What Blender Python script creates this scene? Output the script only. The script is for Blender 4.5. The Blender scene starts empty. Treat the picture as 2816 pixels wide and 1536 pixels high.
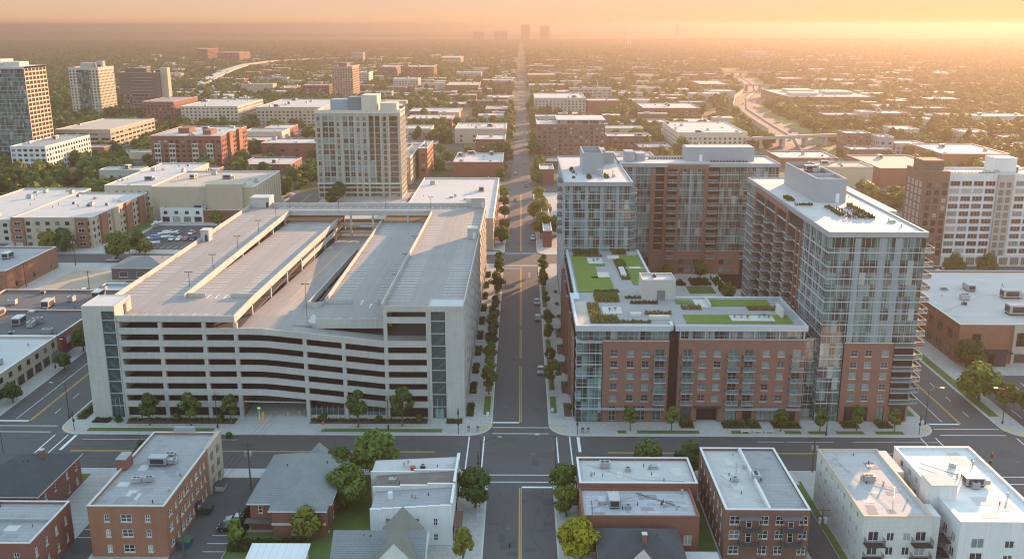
import bpy, math, random
from mathutils import Vector
R=random.Random(7)
S=bpy.context.scene; COL=S.collection
rad=math.radians

# ------------------------------------------------------------------ node helpers
def newmat(name):
    m=bpy.data.materials.new(name); m.use_nodes=True
    nt=m.node_tree; b=nt.nodes['Principled BSDF']
    return m,nt,b
def N(nt,t,**k):
    n=nt.nodes.new(t)
    for a,v in k.items():
        if a.startswith('i_'):
            n.inputs[a[2:]].default_value=v
        else: setattr(n,a,v)
    return n
def math_(nt,op,a,b=None,c=None):
    n=nt.nodes.new('ShaderNodeMath'); n.operation=op
    for i,v in enumerate((a,b,c)):
        if v is None: continue
        if isinstance(v,(int,float)): n.inputs[i].default_value=v
        else: nt.links.new(v,n.inputs[i])
    return n.outputs[0]
def pos(nt,scale=(1,1,1),off=(0,0,0)):
    g=nt.nodes.new('ShaderNodeNewGeometry'); mp=nt.nodes.new('ShaderNodeMapping')
    mp.inputs['Scale'].default_value=scale; mp.inputs['Location'].default_value=off
    nt.links.new(g.outputs['Position'],mp.inputs['Vector']); return mp.outputs[0]
def noise(nt,vec,scale,detail=3,rough=.6):
    n=nt.nodes.new('ShaderNodeTexNoise'); n.inputs['Scale'].default_value=scale
    n.inputs['Detail'].default_value=detail; n.inputs['Roughness'].default_value=rough
    nt.links.new(vec,n.inputs['Vector']); return n.outputs['Fac']
def scalec(nt,col,fac):
    v=nt.nodes.new('ShaderNodeVectorMath'); v.operation='SCALE'
    if isinstance(col,tuple): v.inputs[0].default_value=col[:3]
    else: nt.links.new(col,v.inputs[0])
    nt.links.new(fac,v.inputs['Scale']); return v.outputs[0]
def mix(nt,f,a,b):
    m=nt.nodes.new('ShaderNodeMix'); m.data_type='RGBA'
    if isinstance(f,(int,float)): m.inputs[0].default_value=f
    else: nt.links.new(f,m.inputs[0])
    for i,c in ((6,a),(7,b)):
        if isinstance(c,tuple): m.inputs[i].default_value=(*c[:3],1)
        else: nt.links.new(c,m.inputs[i])
    return m.outputs[2]
def ramp(nt,f,stops,interp='LINEAR'):
    r=nt.nodes.new('ShaderNodeValToRGB'); r.color_ramp.interpolation=interp
    e=r.color_ramp.elements
    while len(e)<len(stops): e.new(.5)
    for x,(p,c) in zip(e,stops):
        x.position=p; x.color=(*c,1) if len(c)==3 else c
    nt.links.new(f,r.inputs[0]); return r.outputs[0]
def thresh(nt,f,lo,hi):
    m=nt.nodes.new('ShaderNodeMapRange'); m.inputs[1].default_value=lo; m.inputs[2].default_value=hi
    nt.links.new(f,m.inputs[0]); return m.outputs[0]
MATS={}
def M(name,col,rough=.85,var=.12,sc=.35,sc2=5.,streak=0,rnd=0,metal=0,spec=.3,stain=None,seam=None,course=None,lane=0):
    """surface with large and small blotches, optional run-down streaks, stains, sheet seams"""
    if name in MATS: return MATS[name]
    m,nt,b=newmat(name); p=pos(nt)
    f=math_(nt,'MULTIPLY_ADD',noise(nt,p,sc,4),2*var,1-var)
    f=math_(nt,'MULTIPLY',f,math_(nt,'MULTIPLY_ADD',noise(nt,p,sc2,2),var*1.4,1-var*.7))
    if streak:
        ps=pos(nt,(1.3,1.3,.07)); f=math_(nt,'MULTIPLY',f,math_(nt,'MULTIPLY_ADD',noise(nt,ps,1.6,3),2*streak,1-streak))
    if course:   # horizontal board or brick courses
        pc=pos(nt,(.4,.4,course)); f=math_(nt,'MULTIPLY',f,math_(nt,'MULTIPLY_ADD',noise(nt,pc,1,2),.3,.85))
    if seam:
        br=N(nt,'ShaderNodeTexBrick'); nt.links.new(pos(nt,(1,1,0)),br.inputs['Vector'])
        br.inputs['Scale'].default_value=1; br.inputs['Brick Width'].default_value=seam[0]; br.inputs['Row Height'].default_value=seam[1]
        br.inputs['Mortar Size'].default_value=seam[2]; br.inputs['Mortar Smooth'].default_value=.3
        br.inputs['Color1'].default_value=(1,1,1,1); br.inputs['Color2'].default_value=(.93,.93,.93,1); br.inputs['Mortar'].default_value=(seam[3],)*3+(1,)
        f=math_(nt,'MULTIPLY',f,br.outputs['Color'])
    if lane: f=math_(nt,'MULTIPLY',f,math_(nt,'MULTIPLY_ADD',noise(nt,pos(nt,(.75,.018,1)),1,3),2*lane,1-lane))
    if rnd:
        oi=nt.nodes.new('ShaderNodeObjectInfo'); f=math_(nt,'MULTIPLY',f,math_(nt,'MULTIPLY_ADD',oi.outputs['Random'],2*rnd,1-rnd))
    c=scalec(nt,tuple(col),f)
    if stain:    # ponding and dirt marks with a shape of their own
        c=mix(nt,math_(nt,'MULTIPLY',thresh(nt,noise(nt,pos(nt,(1,1,1),(31,17,5)),stain[1],5,.65),.56,.72),stain[2]),c,stain[0])
    nt.links.new(c,b.inputs['Base Color']); b.inputs['Roughness'].default_value=rough
    b.inputs['Metallic'].default_value=metal; b.inputs['Specular IOR Level'].default_value=spec
    MATS[name]=m; return m
def Mglass(name,stops,rough=.06,spec=.6,cell=None,metal=0):
    """window glass: each window (or each pane cell of a curtain wall) is dark, tinted or has a blind behind it"""
    if name in MATS: return MATS[name]
    m,nt,b=newmat(name)
    if cell:
        v=pos(nt,tuple(1/c for c in cell),(.37,.31,.13)); fl=nt.nodes.new('ShaderNodeVectorMath'); fl.operation='FLOOR'; nt.links.new(v,fl.inputs[0])
        w=nt.nodes.new('ShaderNodeTexWhiteNoise'); nt.links.new(fl.outputs[0],w.inputs['Vector']); r=w.outputs['Value']
    else:
        r=nt.nodes.new('ShaderNodeObjectInfo').outputs['Random']
    c=ramp(nt,r,stops,'CONSTANT')
    c=scalec(nt,c,math_(nt,'MULTIPLY_ADD',noise(nt,pos(nt),1.7,2),.7,.65))
    nt.links.new(c,b.inputs['Base Color']); b.inputs['Roughness'].default_value=rough
    b.inputs['Specular IOR Level'].default_value=spec; b.inputs['Metallic'].default_value=metal
    bp=nt.nodes.new('ShaderNodeBump'); bp.inputs['Strength'].default_value=.06; bp.inputs['Distance'].default_value=.3
    nt.links.new(noise(nt,pos(nt),.9,1),bp.inputs['Height']); nt.links.new(bp.outputs[0],b.inputs['Normal'])
    MATS[name]=m; return m
def Mleaf(name,c0,c1,tr=.3):
    if name in MATS: return MATS[name]
    m,nt,b=newmat(name)
    oi=nt.nodes.new('ShaderNodeObjectInfo')
    c=ramp(nt,oi.outputs['Random'],[(0,c0),(1,c1)])
    f=math_(nt,'MULTIPLY_ADD',noise(nt,pos(nt),1.1,3),1.2,.4)
    c=scalec(nt,c,f); nt.links.new(c,b.inputs['Base Color']); b.inputs['Roughness'].default_value=.7; b.inputs['Specular IOR Level'].default_value=.15
    t=nt.nodes.new('ShaderNodeBsdfTranslucent'); nt.links.new(scalec(nt,c,math_(nt,'ADD',1.3,0)),t.inputs['Color'])
    mx=nt.nodes.new('ShaderNodeMixShader'); mx.inputs[0].default_value=tr
    nt.links.new(b.outputs[0],mx.inputs[1]); nt.links.new(t.outputs[0],mx.inputs[2]); nt.links.new(mx.outputs[0],nt.nodes['Material Output'].inputs['Surface'])
    MATS[name]=m; return m
# ------------------------------------------------------------------ mesh builder
def origin(o):
    v=Vector((0,0,0))
    while o: v+=o.location; o=o.parent
    return v
class MB:
    def __init__(s): s.v=[]; s.f=[]; s.m=[]; s.sm=[]
    def poly(s,pts,m=0,sm=False):
        n=len(s.v); s.v+=[tuple(p) for p in pts]; s.f.append(tuple(range(n,n+len(pts)))); s.m.append(m); s.sm.append(sm); return s
    def box(s,x0,x1,y0,y1,z0,z1,m=0,top=None,skip=''):
        if x1<x0: x0,x1=x1,x0
        if y1<y0: y0,y1=y1,y0
        n=len(s.v); s.v+=[(x0,y0,z0),(x1,y0,z0),(x1,y1,z0),(x0,y1,z0),(x0,y0,z1),(x1,y0,z1),(x1,y1,z1),(x0,y1,z1)]
        for k,q in zip('bfrkltu'.replace('t',''),((0,3,2,1),(0,1,5,4),(1,2,6,5),(2,3,7,6),(3,0,4,7),(4,5,6,7))):
            if k in skip: continue
            s.f.append(tuple(n+i for i in q)); s.m.append(top if (top is not None and k=='u') else m); s.sm.append(False)
        return s
    def prism(s,pts,z0,z1,m=0,top=None):
        n=len(pts); b=len(s.v); s.v+=[(x,y,z0) for x,y in pts]+[(x,y,z1) for x,y in pts]
        for i in range(n):
            j=(i+1)%n; s.f.append((b+i,b+j,b+n+j,b+n+i)); s.m.append(m); s.sm.append(False)
        s.f.append(tuple(b+n+i for i in range(n))); s.m.append(m if top is None else top); s.sm.append(False)
        s.f.append(tuple(b+n-1-i for i in range(n))); s.m.append(m); s.sm.append(False); return s
    def hexa(s,p,m=0):  # eight corners, bottom four then top four
        n=len(s.v); s.v+=[tuple(q) for q in p]
        for q in ((0,3,2,1),(0,1,5,4),(1,2,6,5),(2,3,7,6),(3,0,4,7),(4,5,6,7)):
            s.f.append(tuple(n+i for i in q)); s.m.append(m); s.sm.append(False)
        return s
    def tube(s,pts,r,k=6,m=0,cap=True):
        pts=[Vector(p) for p in pts]; rs=r if isinstance(r,(list,tuple)) else [r]*len(pts); n0=len(s.v)
        for i,p in enumerate(pts):
            d=(pts[min(i+1,len(pts)-1)]-pts[max(i-1,0)]).normalized()
            u=d.orthogonal().normalized(); w=d.cross(u)
            for a in range(k):
                t=2*math.pi*a/k; s.v.append(tuple(p+(u*math.cos(t)+w*math.sin(t))*rs[i]))
        for i in range(len(pts)-1):
            for a in range(k):
                b=(a+1)%k; s.f.append((n0+i*k+a,n0+i*k+b,n0+(i+1)*k+b,n0+(i+1)*k+a)); s.m.append(m); s.sm.append(True)
        if cap:
            for i in (0,len(pts)-1):
                s.f.append(tuple(n0+i*k+a for a in range(k))); s.m.append(m); s.sm.append(False)
        return s
    def disc(s,x,y,z,r,h,k=10,m=0,top=None,r2=None):
        r2=r if r2 is None else r2; c=[(math.cos(2*math.pi*i/k),math.sin(2*math.pi*i/k)) for i in range(k)]
        b=len(s.v); s.v+=[(x+r*a,y+r*q,z) for a,q in c]+[(x+r2*a,y+r2*q,z+h) for a,q in c]
        for i in range(k):
            j=(i+1)%k; s.f.append((b+i,b+j,b+k+j,b+k+i)); s.m.append(m); s.sm.append(False)
        s.f.append(tuple(b+k+i for i in range(k))); s.m.append(m if top is None else top); s.sm.append(False); return s
    def mesh(s,name,mats,off=(0,0,0)):
        me=bpy.data.meshes.new(name); o=Vector(off)
        me.from_pydata([(v[0]-o.x,v[1]-o.y,v[2]-o.z) for v in s.v],[],s.f)
        for m in (mats if isinstance(mats,(list,tuple)) else [mats]): me.materials.append(m)
        me.polygons.foreach_set('material_index',s.m); me.polygons.foreach_set('use_smooth',s.sm); me.update(); return me
    def build(s,name,mats,parent=None,**k):
        o=bpy.data.objects.new(name,s.mesh(name,mats,origin(parent))); COL.objects.link(o); o.parent=parent
        for a,v in k.items(): o[a]=v
        return o
def thing(name,label,cat,loc=(0,0,0),group=None,rz=0):
    o=bpy.data.objects.new(name,None); COL.objects.link(o); o.location=loc; o.rotation_euler=(0,0,rz); o.empty_display_size=.5
    o['label']=label; o['category']=cat
    if group: o['group']=group
    return o
def tag(o,label,cat,group=None):
    o['label']=label; o['category']=cat
    if group: o['group']=group
    return o
def put(name,me,loc,parent=None,rz=0,sc=None):
    o=bpy.data.objects.new(name,me); COL.objects.link(o); o.parent=parent; o.location=Vector(loc)-origin(parent); o.rotation_euler=(0,0,rz)
    if sc is not None: o.scale=sc if isinstance(sc,(tuple,list)) else (sc,)*3
    return o
def struct(name,mb,mats): return mb.build(name,mats,kind='structure')
def clone(root,loc,label=None,rz=None,group=None,sc=None):
    r=root.copy(); COL.objects.link(r); r.location=loc
    if rz is not None: r.rotation_euler=(0,0,rz)
    if sc is not None: r.scale=(sc,)*3
    if label: r['label']=label
    if group: r['group']=group
    for ch in list(root.children):
        c=ch.copy(); COL.objects.link(c); c.parent=r
        for g in list(ch.children):
            d=g.copy(); COL.objects.link(d); d.parent=c
    return r
# ------------------------------------------------------------------ materials
concrete=M('garage concrete',(.40,.38,.355),.9,.16,.22,3.,streak=.18)
deckmat=M('parking deck concrete',(.265,.25,.235),.85,.10,.12,1.5,stain=((.25,.24,.23),.11,.55),seam=(8.5,8.5,.06,.7),lane=.16)
asphalt=M('asphalt',(.082,.079,.077),.8,.14,.09,2.2,stain=((.045,.045,.048),.16,.6),spec=.35)
asph_old=M('old asphalt',(.08,.078,.077),.9,.2,.2,3,stain=((.05,.05,.05),.3,.7))
walk=M('sidewalk concrete',(.40,.385,.36),.9,.12,.2,3,seam=(1.6,1.6,.05,.72),stain=((.26,.25,.23),.3,.5))
drive=M('driveway concrete',(.42,.41,.39),.9,.12,.2,3,seam=(4,4,.05,.7),stain=((.22,.22,.22),.2,.6))
brickr=M('red brick',(.215,.09,.066),.9,.16,.5,9,streak=.1,course=7)
brickd=M('dark red brick',(.19,.075,.055),.9,.2,.5,9,streak=.12,course=7)
bricko=M('orange brick',(.27,.125,.08),.9,.18,.4,9,streak=.12,course=7)
brickb=M('brown brick',(.17,.105,.08),.9,.16,.5,9,streak=.1,course=7)
brickn=M('new red brick',(.205,.107,.082),.9,.1,.5,9,streak=.05,course=7)
tan=M('tan stucco',(.42,.35,.27),.9,.1,.3,4,streak=.1)
cream=M('cream panel',(.48,.435,.365),.9,.08,.3,4,streak=.08)
gray=M('gray panel',(.36,.35,.33),.85,.08,.3,4,streak=.08)
pale=M('pale concrete',(.49,.475,.44),.85,.08,.3,4,streak=.1)
whitep=M('white painted wall',(.59,.59,.59),.85,.10,.3,3,streak=.14)
whiteb=M('off white painted brick',(.52,.51,.48),.9,.12,.4,7,streak=.15,course=6)
darkp=M('dark panel',(.11,.10,.10),.8,.1,.4,4)
roofw=M('white roof membrane',(.45,.445,.435),.75,.07,.12,2,stain=((.42,.38,.33),.16,.5),seam=(12,2.4,.04,.86))
roofw2=M('dirty white roof membrane',(.45,.44,.425),.8,.12,.15,2,stain=((.24,.2,.16),.2,.75),seam=(9,2.2,.05,.8))
roofg=M('gray roof felt',(.30,.30,.305),.85,.16,.14,2.2,stain=((.16,.155,.15),.2,.7),seam=(14,1,.05,.72))
roofd=M('dark roof felt',(.10,.10,.105),.9,.2,.15,2.4,stain=((.20,.19,.18),.2,.5),seam=(12,1,.05,.8))
rooft=M('tan gravel roof',(.40,.36,.31),.95,.14,.15,3,stain=((.25,.22,.19),.2,.6))
shing=M('gray shingles',(.20,.215,.22),.9,.16,.4,6,seam=(.9,.32,.04,.7))
shingd=M('charcoal shingles',(.065,.068,.075),.9,.25,.4,6,seam=(.9,.32,.04,.7))
shingb=M('weathered brown shingles',(.20,.185,.16),.9,.2,.4,6,seam=(.9,.32,.04,.7))
wtrim=M('white trim',(.62,.62,.61),.6,.05)
gtrim=M('gray metal trim',(.42,.44,.46),.45,.05,metal=.3)
bluem=M('blue gray metal panel',(.29,.32,.35),.5,.06,.3,3,metal=.2)
dtrim=M('dark metal',(.035,.035,.04),.5,.1)
steel=M('galvanised steel',(.40,.41,.42),.45,.15,metal=.6,rnd=.15)
rustm=M('rusty metal',(.22,.13,.09),.8,.3,1,6)
soil=M('mulch',(.09,.065,.05),.95,.3,.6,5)
dirt=M('bare tan dirt',(.36,.30,.22),.95,.15,.2,3)
lawn=M('lawn grass',(.085,.125,.03),.95,.25,.25,3,stain=((.16,.14,.06),.3,.4))
lawnb=M('bright roof lawn',(.10,.165,.022),.95,.38,.9,4,stain=((.17,.165,.06),.45,.85))
paint=M('white road paint',(.70,.70,.69),.7,.12,.5,4)
ypaint=M('yellow road paint',(.62,.36,.04),.7,.12,.5,4)
wear=M('worn parking paint',(.62,.62,.60),.75,.1,.5,3)
G_DK=[(0,(.012,.014,.016)),(.35,(.02,.026,.028)),(.6,(.05,.062,.065)),(.75,(.16,.18,.18)),(.9,(.34,.34,.32))]
glass=Mglass('window glass',G_DK)
G_TL=[(0,(.02,.03,.03)),(.2,(.045,.08,.08)),(.4,(.10,.17,.165)),(.62,(.17,.25,.24)),(.88,(.03,.03,.028))]
glasst=Mglass('teal window glass',G_TL)
G_CW=[(0,(.015,.028,.03)),(.16,(.055,.115,.115)),(.36,(.10,.185,.18)),(.52,(.03,.04,.036)),(.66,(.14,.22,.215)),(.82,(.06,.115,.115)),(.95,(.28,.33,.31))]
curtain=Mglass('curtain wall glass',G_CW,.05,.7,(1.25,1.25,2.65))
void=M('dark interior',(.02,.02,.022),.9,.1)
SUN_AZ,SUN_EL=rad(31),rad(9.5)
HAZE,ANISO,EXPO,VB=3.2e-4,.52,3.15,0
VEIL,DUST,AIR,SUN,SUNC,HCOL=.27,.2,1.0,2.0,(1,.54,.27),(.22,.20,.19,1)
TINT0,TINT=(1.16,1.01,.83),(.225,.185,.27)
# ------------------------------------------------------------------ camera, light, air
H=85.; TH=math.atan(640/2400.); YAW=math.atan(22/2400./math.cos(TH))
cd=bpy.data.cameras.new('camera'); cam=bpy.data.objects.new('camera',cd); COL.objects.link(cam); S.camera=cam
cam.location=(0,0,H); cam.rotation_euler=(rad(90)-TH,0,YAW); cd.sensor_width=36; cd.lens=36*2400/2576.; cd.clip_end=90000; cd.clip_start=1
w=bpy.data.worlds.new('World'); S.world=w; w.use_nodes=True; nt=w.node_tree
sky=nt.nodes.new('ShaderNodeTexSky'); sky.sky_type='NISHITA'; sky.sun_disc=False; sky.sun_elevation=SUN_EL; sky.sun_rotation=SUN_AZ
sky.altitude=200; sky.air_density=AIR; sky.dust_density=DUST; sky.ozone_density=1.0
# added colour nodes, no cloud: flatten the low sun's glow and tint the sky
bw=nt.nodes.new('ShaderNodeRGBToBW'); nt.links.new(sky.outputs[0],bw.inputs[0])
dv_=math_(nt,'DIVIDE',1.0,math_(nt,'MULTIPLY_ADD',bw.outputs[0],VEIL,1.0))
lf=thresh(nt,bw.outputs[0],3.4,5.0)
tv=nt.nodes.new('ShaderNodeVectorMath'); tv.operation='MULTIPLY'; nt.links.new(mix(nt,lf,TINT0,TINT),tv.inputs[1]); nt.links.new(scalec(nt,sky.outputs[0],dv_),tv.inputs[0])
nt.links.new(tv.outputs[0],nt.nodes['Background'].inputs[0]); nt.nodes['Background'].inputs[1].default_value=.15
ld=bpy.data.lights.new('sun','SUN'); ld.energy=SUN; ld.angle=rad(.5); ld.color=SUNC
so=bpy.data.objects.new('sun',ld); COL.objects.link(so)
sd=Vector((math.sin(SUN_AZ)*math.cos(SUN_EL),math.cos(SUN_AZ)*math.cos(SUN_EL),math.sin(SUN_EL)))
so.rotation_euler=sd.to_track_quat('Z','Y').to_euler()
hm=bpy.data.materials.new('haze air'); hm.use_nodes=True; nt=hm.node_tree; nt.nodes.remove(nt.nodes['Principled BSDF'])
pv=nt.nodes.new('ShaderNodeVolumePrincipled'); pv.inputs['Color'].default_value=HCOL; pv.inputs['Density'].default_value=HAZE; pv.inputs['Anisotropy'].default_value=ANISO
nt.links.new(pv.outputs[0],nt.nodes['Material Output'].inputs['Volume'])
MB().box(-26000,26000,-1500,42000,-1,92).build('haze',hm,kind='stuff')
S.view_settings.view_transform='Standard'; S.view_settings.look='None'; S.view_settings.exposure=EXPO; S.view_settings.gamma=1
cy=S.cycles; cy.max_bounces=5; cy.diffuse_bounces=3; cy.glossy_bounces=3; cy.transmission_bounces=3; cy.transparent_max_bounces=8; cy.volume_bounces=VB
cy.use_denoising=True; cy.filter_width=1.15; cy.caustics_reflective=False; cy.caustics_refractive=False; cy.sample_clamp_indirect=6
# ------------------------------------------------------------------ facades and windows
ROT={'F':0,'R':rad(90),'B':rad(180),'L':rad(-90)}
def fmap(face,plane):
    return {'F':lambda a,z,d:(a,plane+d,z),'B':lambda a,z,d:(a,plane-d,z),'R':lambda a,z,d:(plane-d,a,z),'L':lambda a,z,d:(plane+d,a,z)}[face]
def wall(mb,face,plane,a0,a1,z0,z1,rects=(),rev=.16,m=0):
    """a wall sheet with real openings and their reveals"""
    f=fmap(face,plane)
    A=sorted({a0,a1,*[v for r in rects for v in (r[0],r[1])]}); Zs=sorted({z0,z1,*[v for r in rects for v in (r[2],r[3])]})
    A=[a for a in A if a0<=a<=a1]; Zs=[z for z in Zs if z0<=z<=z1]
    for i in range(len(A)-1):
        run=None
        for j in range(len(Zs)-1):
            ca,cz=(A[i]+A[i+1])/2,(Zs[j]+Zs[j+1])/2
            hole=any(r[0]<ca<r[1] and r[2]<cz<r[3] for r in rects)
            if not hole and run is None: run=Zs[j]
            if (hole or j==len(Zs)-2) and run is not None:
                e=Zs[j] if hole else Zs[j+1]
                mb.poly([f(A[i],run,0),f(A[i+1],run,0),f(A[i+1],e,0),f(A[i],e,0)],m); run=None
    for r in rects:
        x,y,p,q=r[:4]
        for a,b in (((x,p),(y,p)),((y,p),(y,q)),((y,q),(x,q)),((x,q),(x,p))):
            mb.poly([f(*a,0),f(*b,0),f(*b,rev),f(*a,rev)],m)
def grid(a0,a1,n,w,z0,dz,nf,h,off=0.):
    """n columns by nf rows of openings, centred in equal bays"""
    s=(a1-a0)/n
    return [(a0+s*(i+.5)-w/2+off,a0+s*(i+.5)+w/2+off,z0+dz*k,z0+dz*k+h) for k in range(nf) for i in range(n)]
WIN={}
def winmesh(w,h,nx,nz,fm,gm,sill=None,fw=.09,rev=.12,transom=0):
    key=(round(w,2),round(h,2),nx,nz,fm.name,gm.name,sill.name if sill else 0,transom)
    if key in WIN: return WIN[key]
    mb=MB(); W,Hh=w/2,h/2
    mb.poly([(-W,rev,-Hh),(W,rev,-Hh),(W,rev,Hh),(-W,rev,Hh)],1)
    y0,y1=rev-.07,rev-.005
    for a,b,c,d in ((-W,W,-Hh,-Hh+fw),(-W,W,Hh-fw,Hh),(-W,-W+fw,-Hh+fw,Hh-fw),(W-fw,W,-Hh+fw,Hh-fw)): mb.box(a,b,y0,y1,c,d,0)
    for i in range(1,nx): x=-W+w*i/nx; mb.box(x-.04,x+.04,y0+.01,y1,-Hh+fw,Hh-fw,0)
    for i in range(1,nz): z=-Hh+h*i/nz; mb.box(-W+fw,W-fw,y0+.015,y1-.002,z-.035,z+.035,0)
    if sill: mb.box(-W-.08,W+.08,-.07,.06,-Hh-.13,-Hh-.005,2)
    me=mb.mesh('window',[fm,gm]+([sill] if sill else [])); WIN[key]=me; return me
def windows(par,face,plane,rects,nx=2,nz=1,fm=None,gm=None,sill=None,name='window',cap=100,skip=0,rev=.12):
    f=fmap(face,plane); cnt=sum(1 for c in par.children if c.name.startswith('window')) if 0 else par.get('_w',0)
    rest=[]
    for i,r in enumerate(rects):
        if R.random()<skip: continue
        w,h=r[1]-r[0],r[3]-r[2]; n=max(1,round(w/ .95)) if nx==0 else nx
        me=winmesh(w,h,n,nz,fm or wtrim,gm or glass,sill,rev=rev)
        loc=f((r[0]+r[1])/2,(r[2]+r[3])/2,0)
        if cnt<cap: put(name,me,loc,par,ROT[face]); cnt+=1
        else: rest.append((me,loc,face))
    par['_w']=cnt
    if rest: REST.setdefault(par.name,[par,[]])[1].extend(rest)
REST={}
def flush_rest():
    """the windows past the first hundred of one building, kept as one part of it"""
    from mathutils import Matrix
    for par,l in REST.values():
        V,Fc,Mi=[],[],[]; mats=[]
        for me,loc,face in l:
            mt=Matrix.Translation(Vector(loc)-origin(par))@Matrix.Rotation(ROT[face],4,'Z'); b=len(V)
            V+=[tuple(mt@v.co) for v in me.vertices]
            idx=[]
            for m in me.materials:
                if m not in mats: mats.append(m)
                idx.append(mats.index(m))
            for p in me.polygons: Fc.append(tuple(b+i for i in p.vertices)); Mi.append(idx[p.material_index])
        me=bpy.data.meshes.new('windows'); me.from_pydata(V,[],Fc)
        for m in mats: me.materials.append(m)
        me.polygons.foreach_set('material_index',Mi); o=bpy.data.objects.new('window_rows',me); COL.objects.link(o); o.parent=par; o['kind']='stuff'
    for o in bpy.data.objects:
        if '_w' in o: del o['_w']
UNIT={}
def unit_mesh(k):
    if k in UNIT: return UNIT[k]
    mb=MB()
    if k==0: mb.box(-.9,.9,-.6,.6,.12,1.15,0).box(-.95,.95,-.65,.65,1.15,1.2,0).disc(-.4,0,1.2,.36,.08,12,1).disc(.4,0,1.2,.36,.08,12,1).box(-.8,.8,-.5,.5,0,.12,1)
    if k==1: mb.disc(0,0,0,.16,.75,8,0).disc(0,0,.75,.26,.16,8,0,r2=.1)
    if k==2: mb.box(-.5,.5,-.4,.4,0,.7,0).box(-.42,.42,-.46,-.4,.1,.6,1).disc(0,0,.7,.3,.06,12,1)
    if k==3: mb.box(-1.6,1.6,-.9,.9,.3,1.6,0).box(-1.64,1.64,-.94,.94,1.6,1.66,0).box(1.6,2.6,-.5,.5,.3,1.1,0).box(-1.5,1.5,-.8,.8,0,.3,1).box(-1.62,-1.6,-.7,.7,.5,1.4,1).box(-1.2,1.2,-.93,-.9,.5,1.4,1)
    if k==4: mb.box(-.65,.65,-.65,.65,0,.35,0).box(-.58,.58,-.58,.58,.35,.45,2)
    if k==5: mb.tube([(0,0,0),(0,0,2.4)],.04,5,0).tube([(-.7,0,2.2),(.7,0,2.2)],.03,4,0).tube([(-.5,0,1.9),(.5,0,1.9)],.03,4,0)
    if k==6: mb.disc(0,0,0,.09,.6,6,1)
    me=mb.mesh('unit',[steel,dtrim,glasst]); UNIT[k]=me; return me
UNAME={0:'condenser_unit',1:'roof_vent',2:'fan_unit',3:'air_handler',4:'skylight',5:'aerial',6:'vent_pipe'}
def roof_units(par,x0,x1,y0,y1,z,kinds,sc=1):
    for k in kinds:
        put(UNAME[k],unit_mesh(k),(R.uniform(x0+1,x1-1),R.uniform(y0+1,y1-1),z),par,R.choice((0,rad(90)))+R.uniform(-.05,.05),sc)
def bld(label,x0,x1,y0,y1,z,wm,rm,F=None,Rt=None,L=None,par=.55,name='apartment_building',cat='building',fm=None,gm=None,sill=None,nx=2,units=(),cop=None,z0=0,us=1,group=None,nz=1):
    """flat roofed block: wall with openings, parapet and coping, roof sheet, windows"""
    t=thing(name,label,cat,((x0+x1)/2,y0,z0),group)
    mb=MB()
    for face,plane,a0,a1,spec in (('F',y0,x0,x1,F),('R',x1,y0,y1,Rt),('L',x0,y0,y1,L),('B',y1,x0,x1,None)):
        rc=spec or []
        wall(mb,face,plane,a0,a1,z0,z,rc)
        if rc: windows(t,face,plane,rc,nx,nz,fm,gm,sill)
    th=.3
    for a,b,c,d in ((x0+th,x1-th,y0,y0+th),(x0+th,x1-th,y1-th,y1),(x0,x0+th,y0,y1),(x1-th,x1,y0,y1)):
        pass
    mb.poly([(x0+th,y0+th,z-par),(x1-th,y0+th,z-par),(x1-th,y0+th,z),(x0+th,y0+th,z)]).poly([(x0+th,y1-th,z-par),(x1-th,y1-th,z-par),(x1-th,y1-th,z),(x0+th,y1-th,z)])
    mb.poly([(x0+th,y0+th,z-par),(x0+th,y1-th,z-par),(x0+th,y1-th,z),(x0+th,y0+th,z)]).poly([(x1-th,y0+th,z-par),(x1-th,y1-th,z-par),(x1-th,y1-th,z),(x1-th,y0+th,z)])
    mb.build('wall',[wm],t)
    rf=MB().poly([(x0+th,y0+th,z-par),(x1-th,y0+th,z-par),(x1-th,y1-th,z-par),(x0+th,y1-th,z-par)]).build('roof',[rm],t)
    cp=MB(); e=.06
    for a,b,c,d in ((x0-e,x1+e,y0-e,y0+th+.03),(x0-e,x1+e,y1-th-.03,y1+e),(x0-e,x0+th+.03,y0+th+.03,y1-th-.03),(x1-th-.03,x1+e,y0+th+.03,y1-th-.03)): cp.box(a,b,c,d,z,z+.12)
    cp.build('coping',[cop or wtrim],t)
    roof_units(rf,x0,x1,y0,y1,z-par,units,us)
    return t
def strips(t,name,m,*bx):
    for b in bx: MB().box(*b).build(name,[m],t)
def balmesh(w,d,h,sl,rl,pan=None,nb=0):
    mb=MB().box(-w/2,w/2,-d,0,-.14,0,0)
    rm_=MB()
    for z in (h,): rm_.box(-w/2,w/2,-d,-d+.05,z-.05,z,0).box(-w/2,-w/2+.05,-d+.05,0,z-.05,z,0).box(w/2-.05,w/2,-d+.05,0,z-.05,z,0)
    if pan: rm_.box(-w/2+.02,w/2-.02,-d+.015,-d+.03,.08,h-.06,1).box(-w/2+.015,-w/2+.03,-d+.05,0,.08,h-.06,1).box(w/2-.03,w/2-.015,-d+.05,0,.08,h-.06,1)
    n=nb or 2
    for i in range(n+1): x=-w/2+.02+(w-.04)*i/n; rm_.box(x-.018,x+.018,-d+.01,-d+.045,0,h-.05,0)
    for s in (-1,1):
        for i in range(1,max(2,nb//2)): y=-d*i/max(2,nb//2); rm_.box(s*(w/2-.03)-.015,s*(w/2-.03)+.015,y-.015,y+.015,0,h-.05,0)
    return mb.mesh('balcony',[sl]),rm_.mesh('railing',[rl]+([pan] if pan else []))
def balcony(t,ms,loc,rz):
    o=put('balcony',ms[0],loc,t,rz); c=bpy.data.objects.new('railing',ms[1]); COL.objects.link(c); c.parent=o; return o
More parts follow.
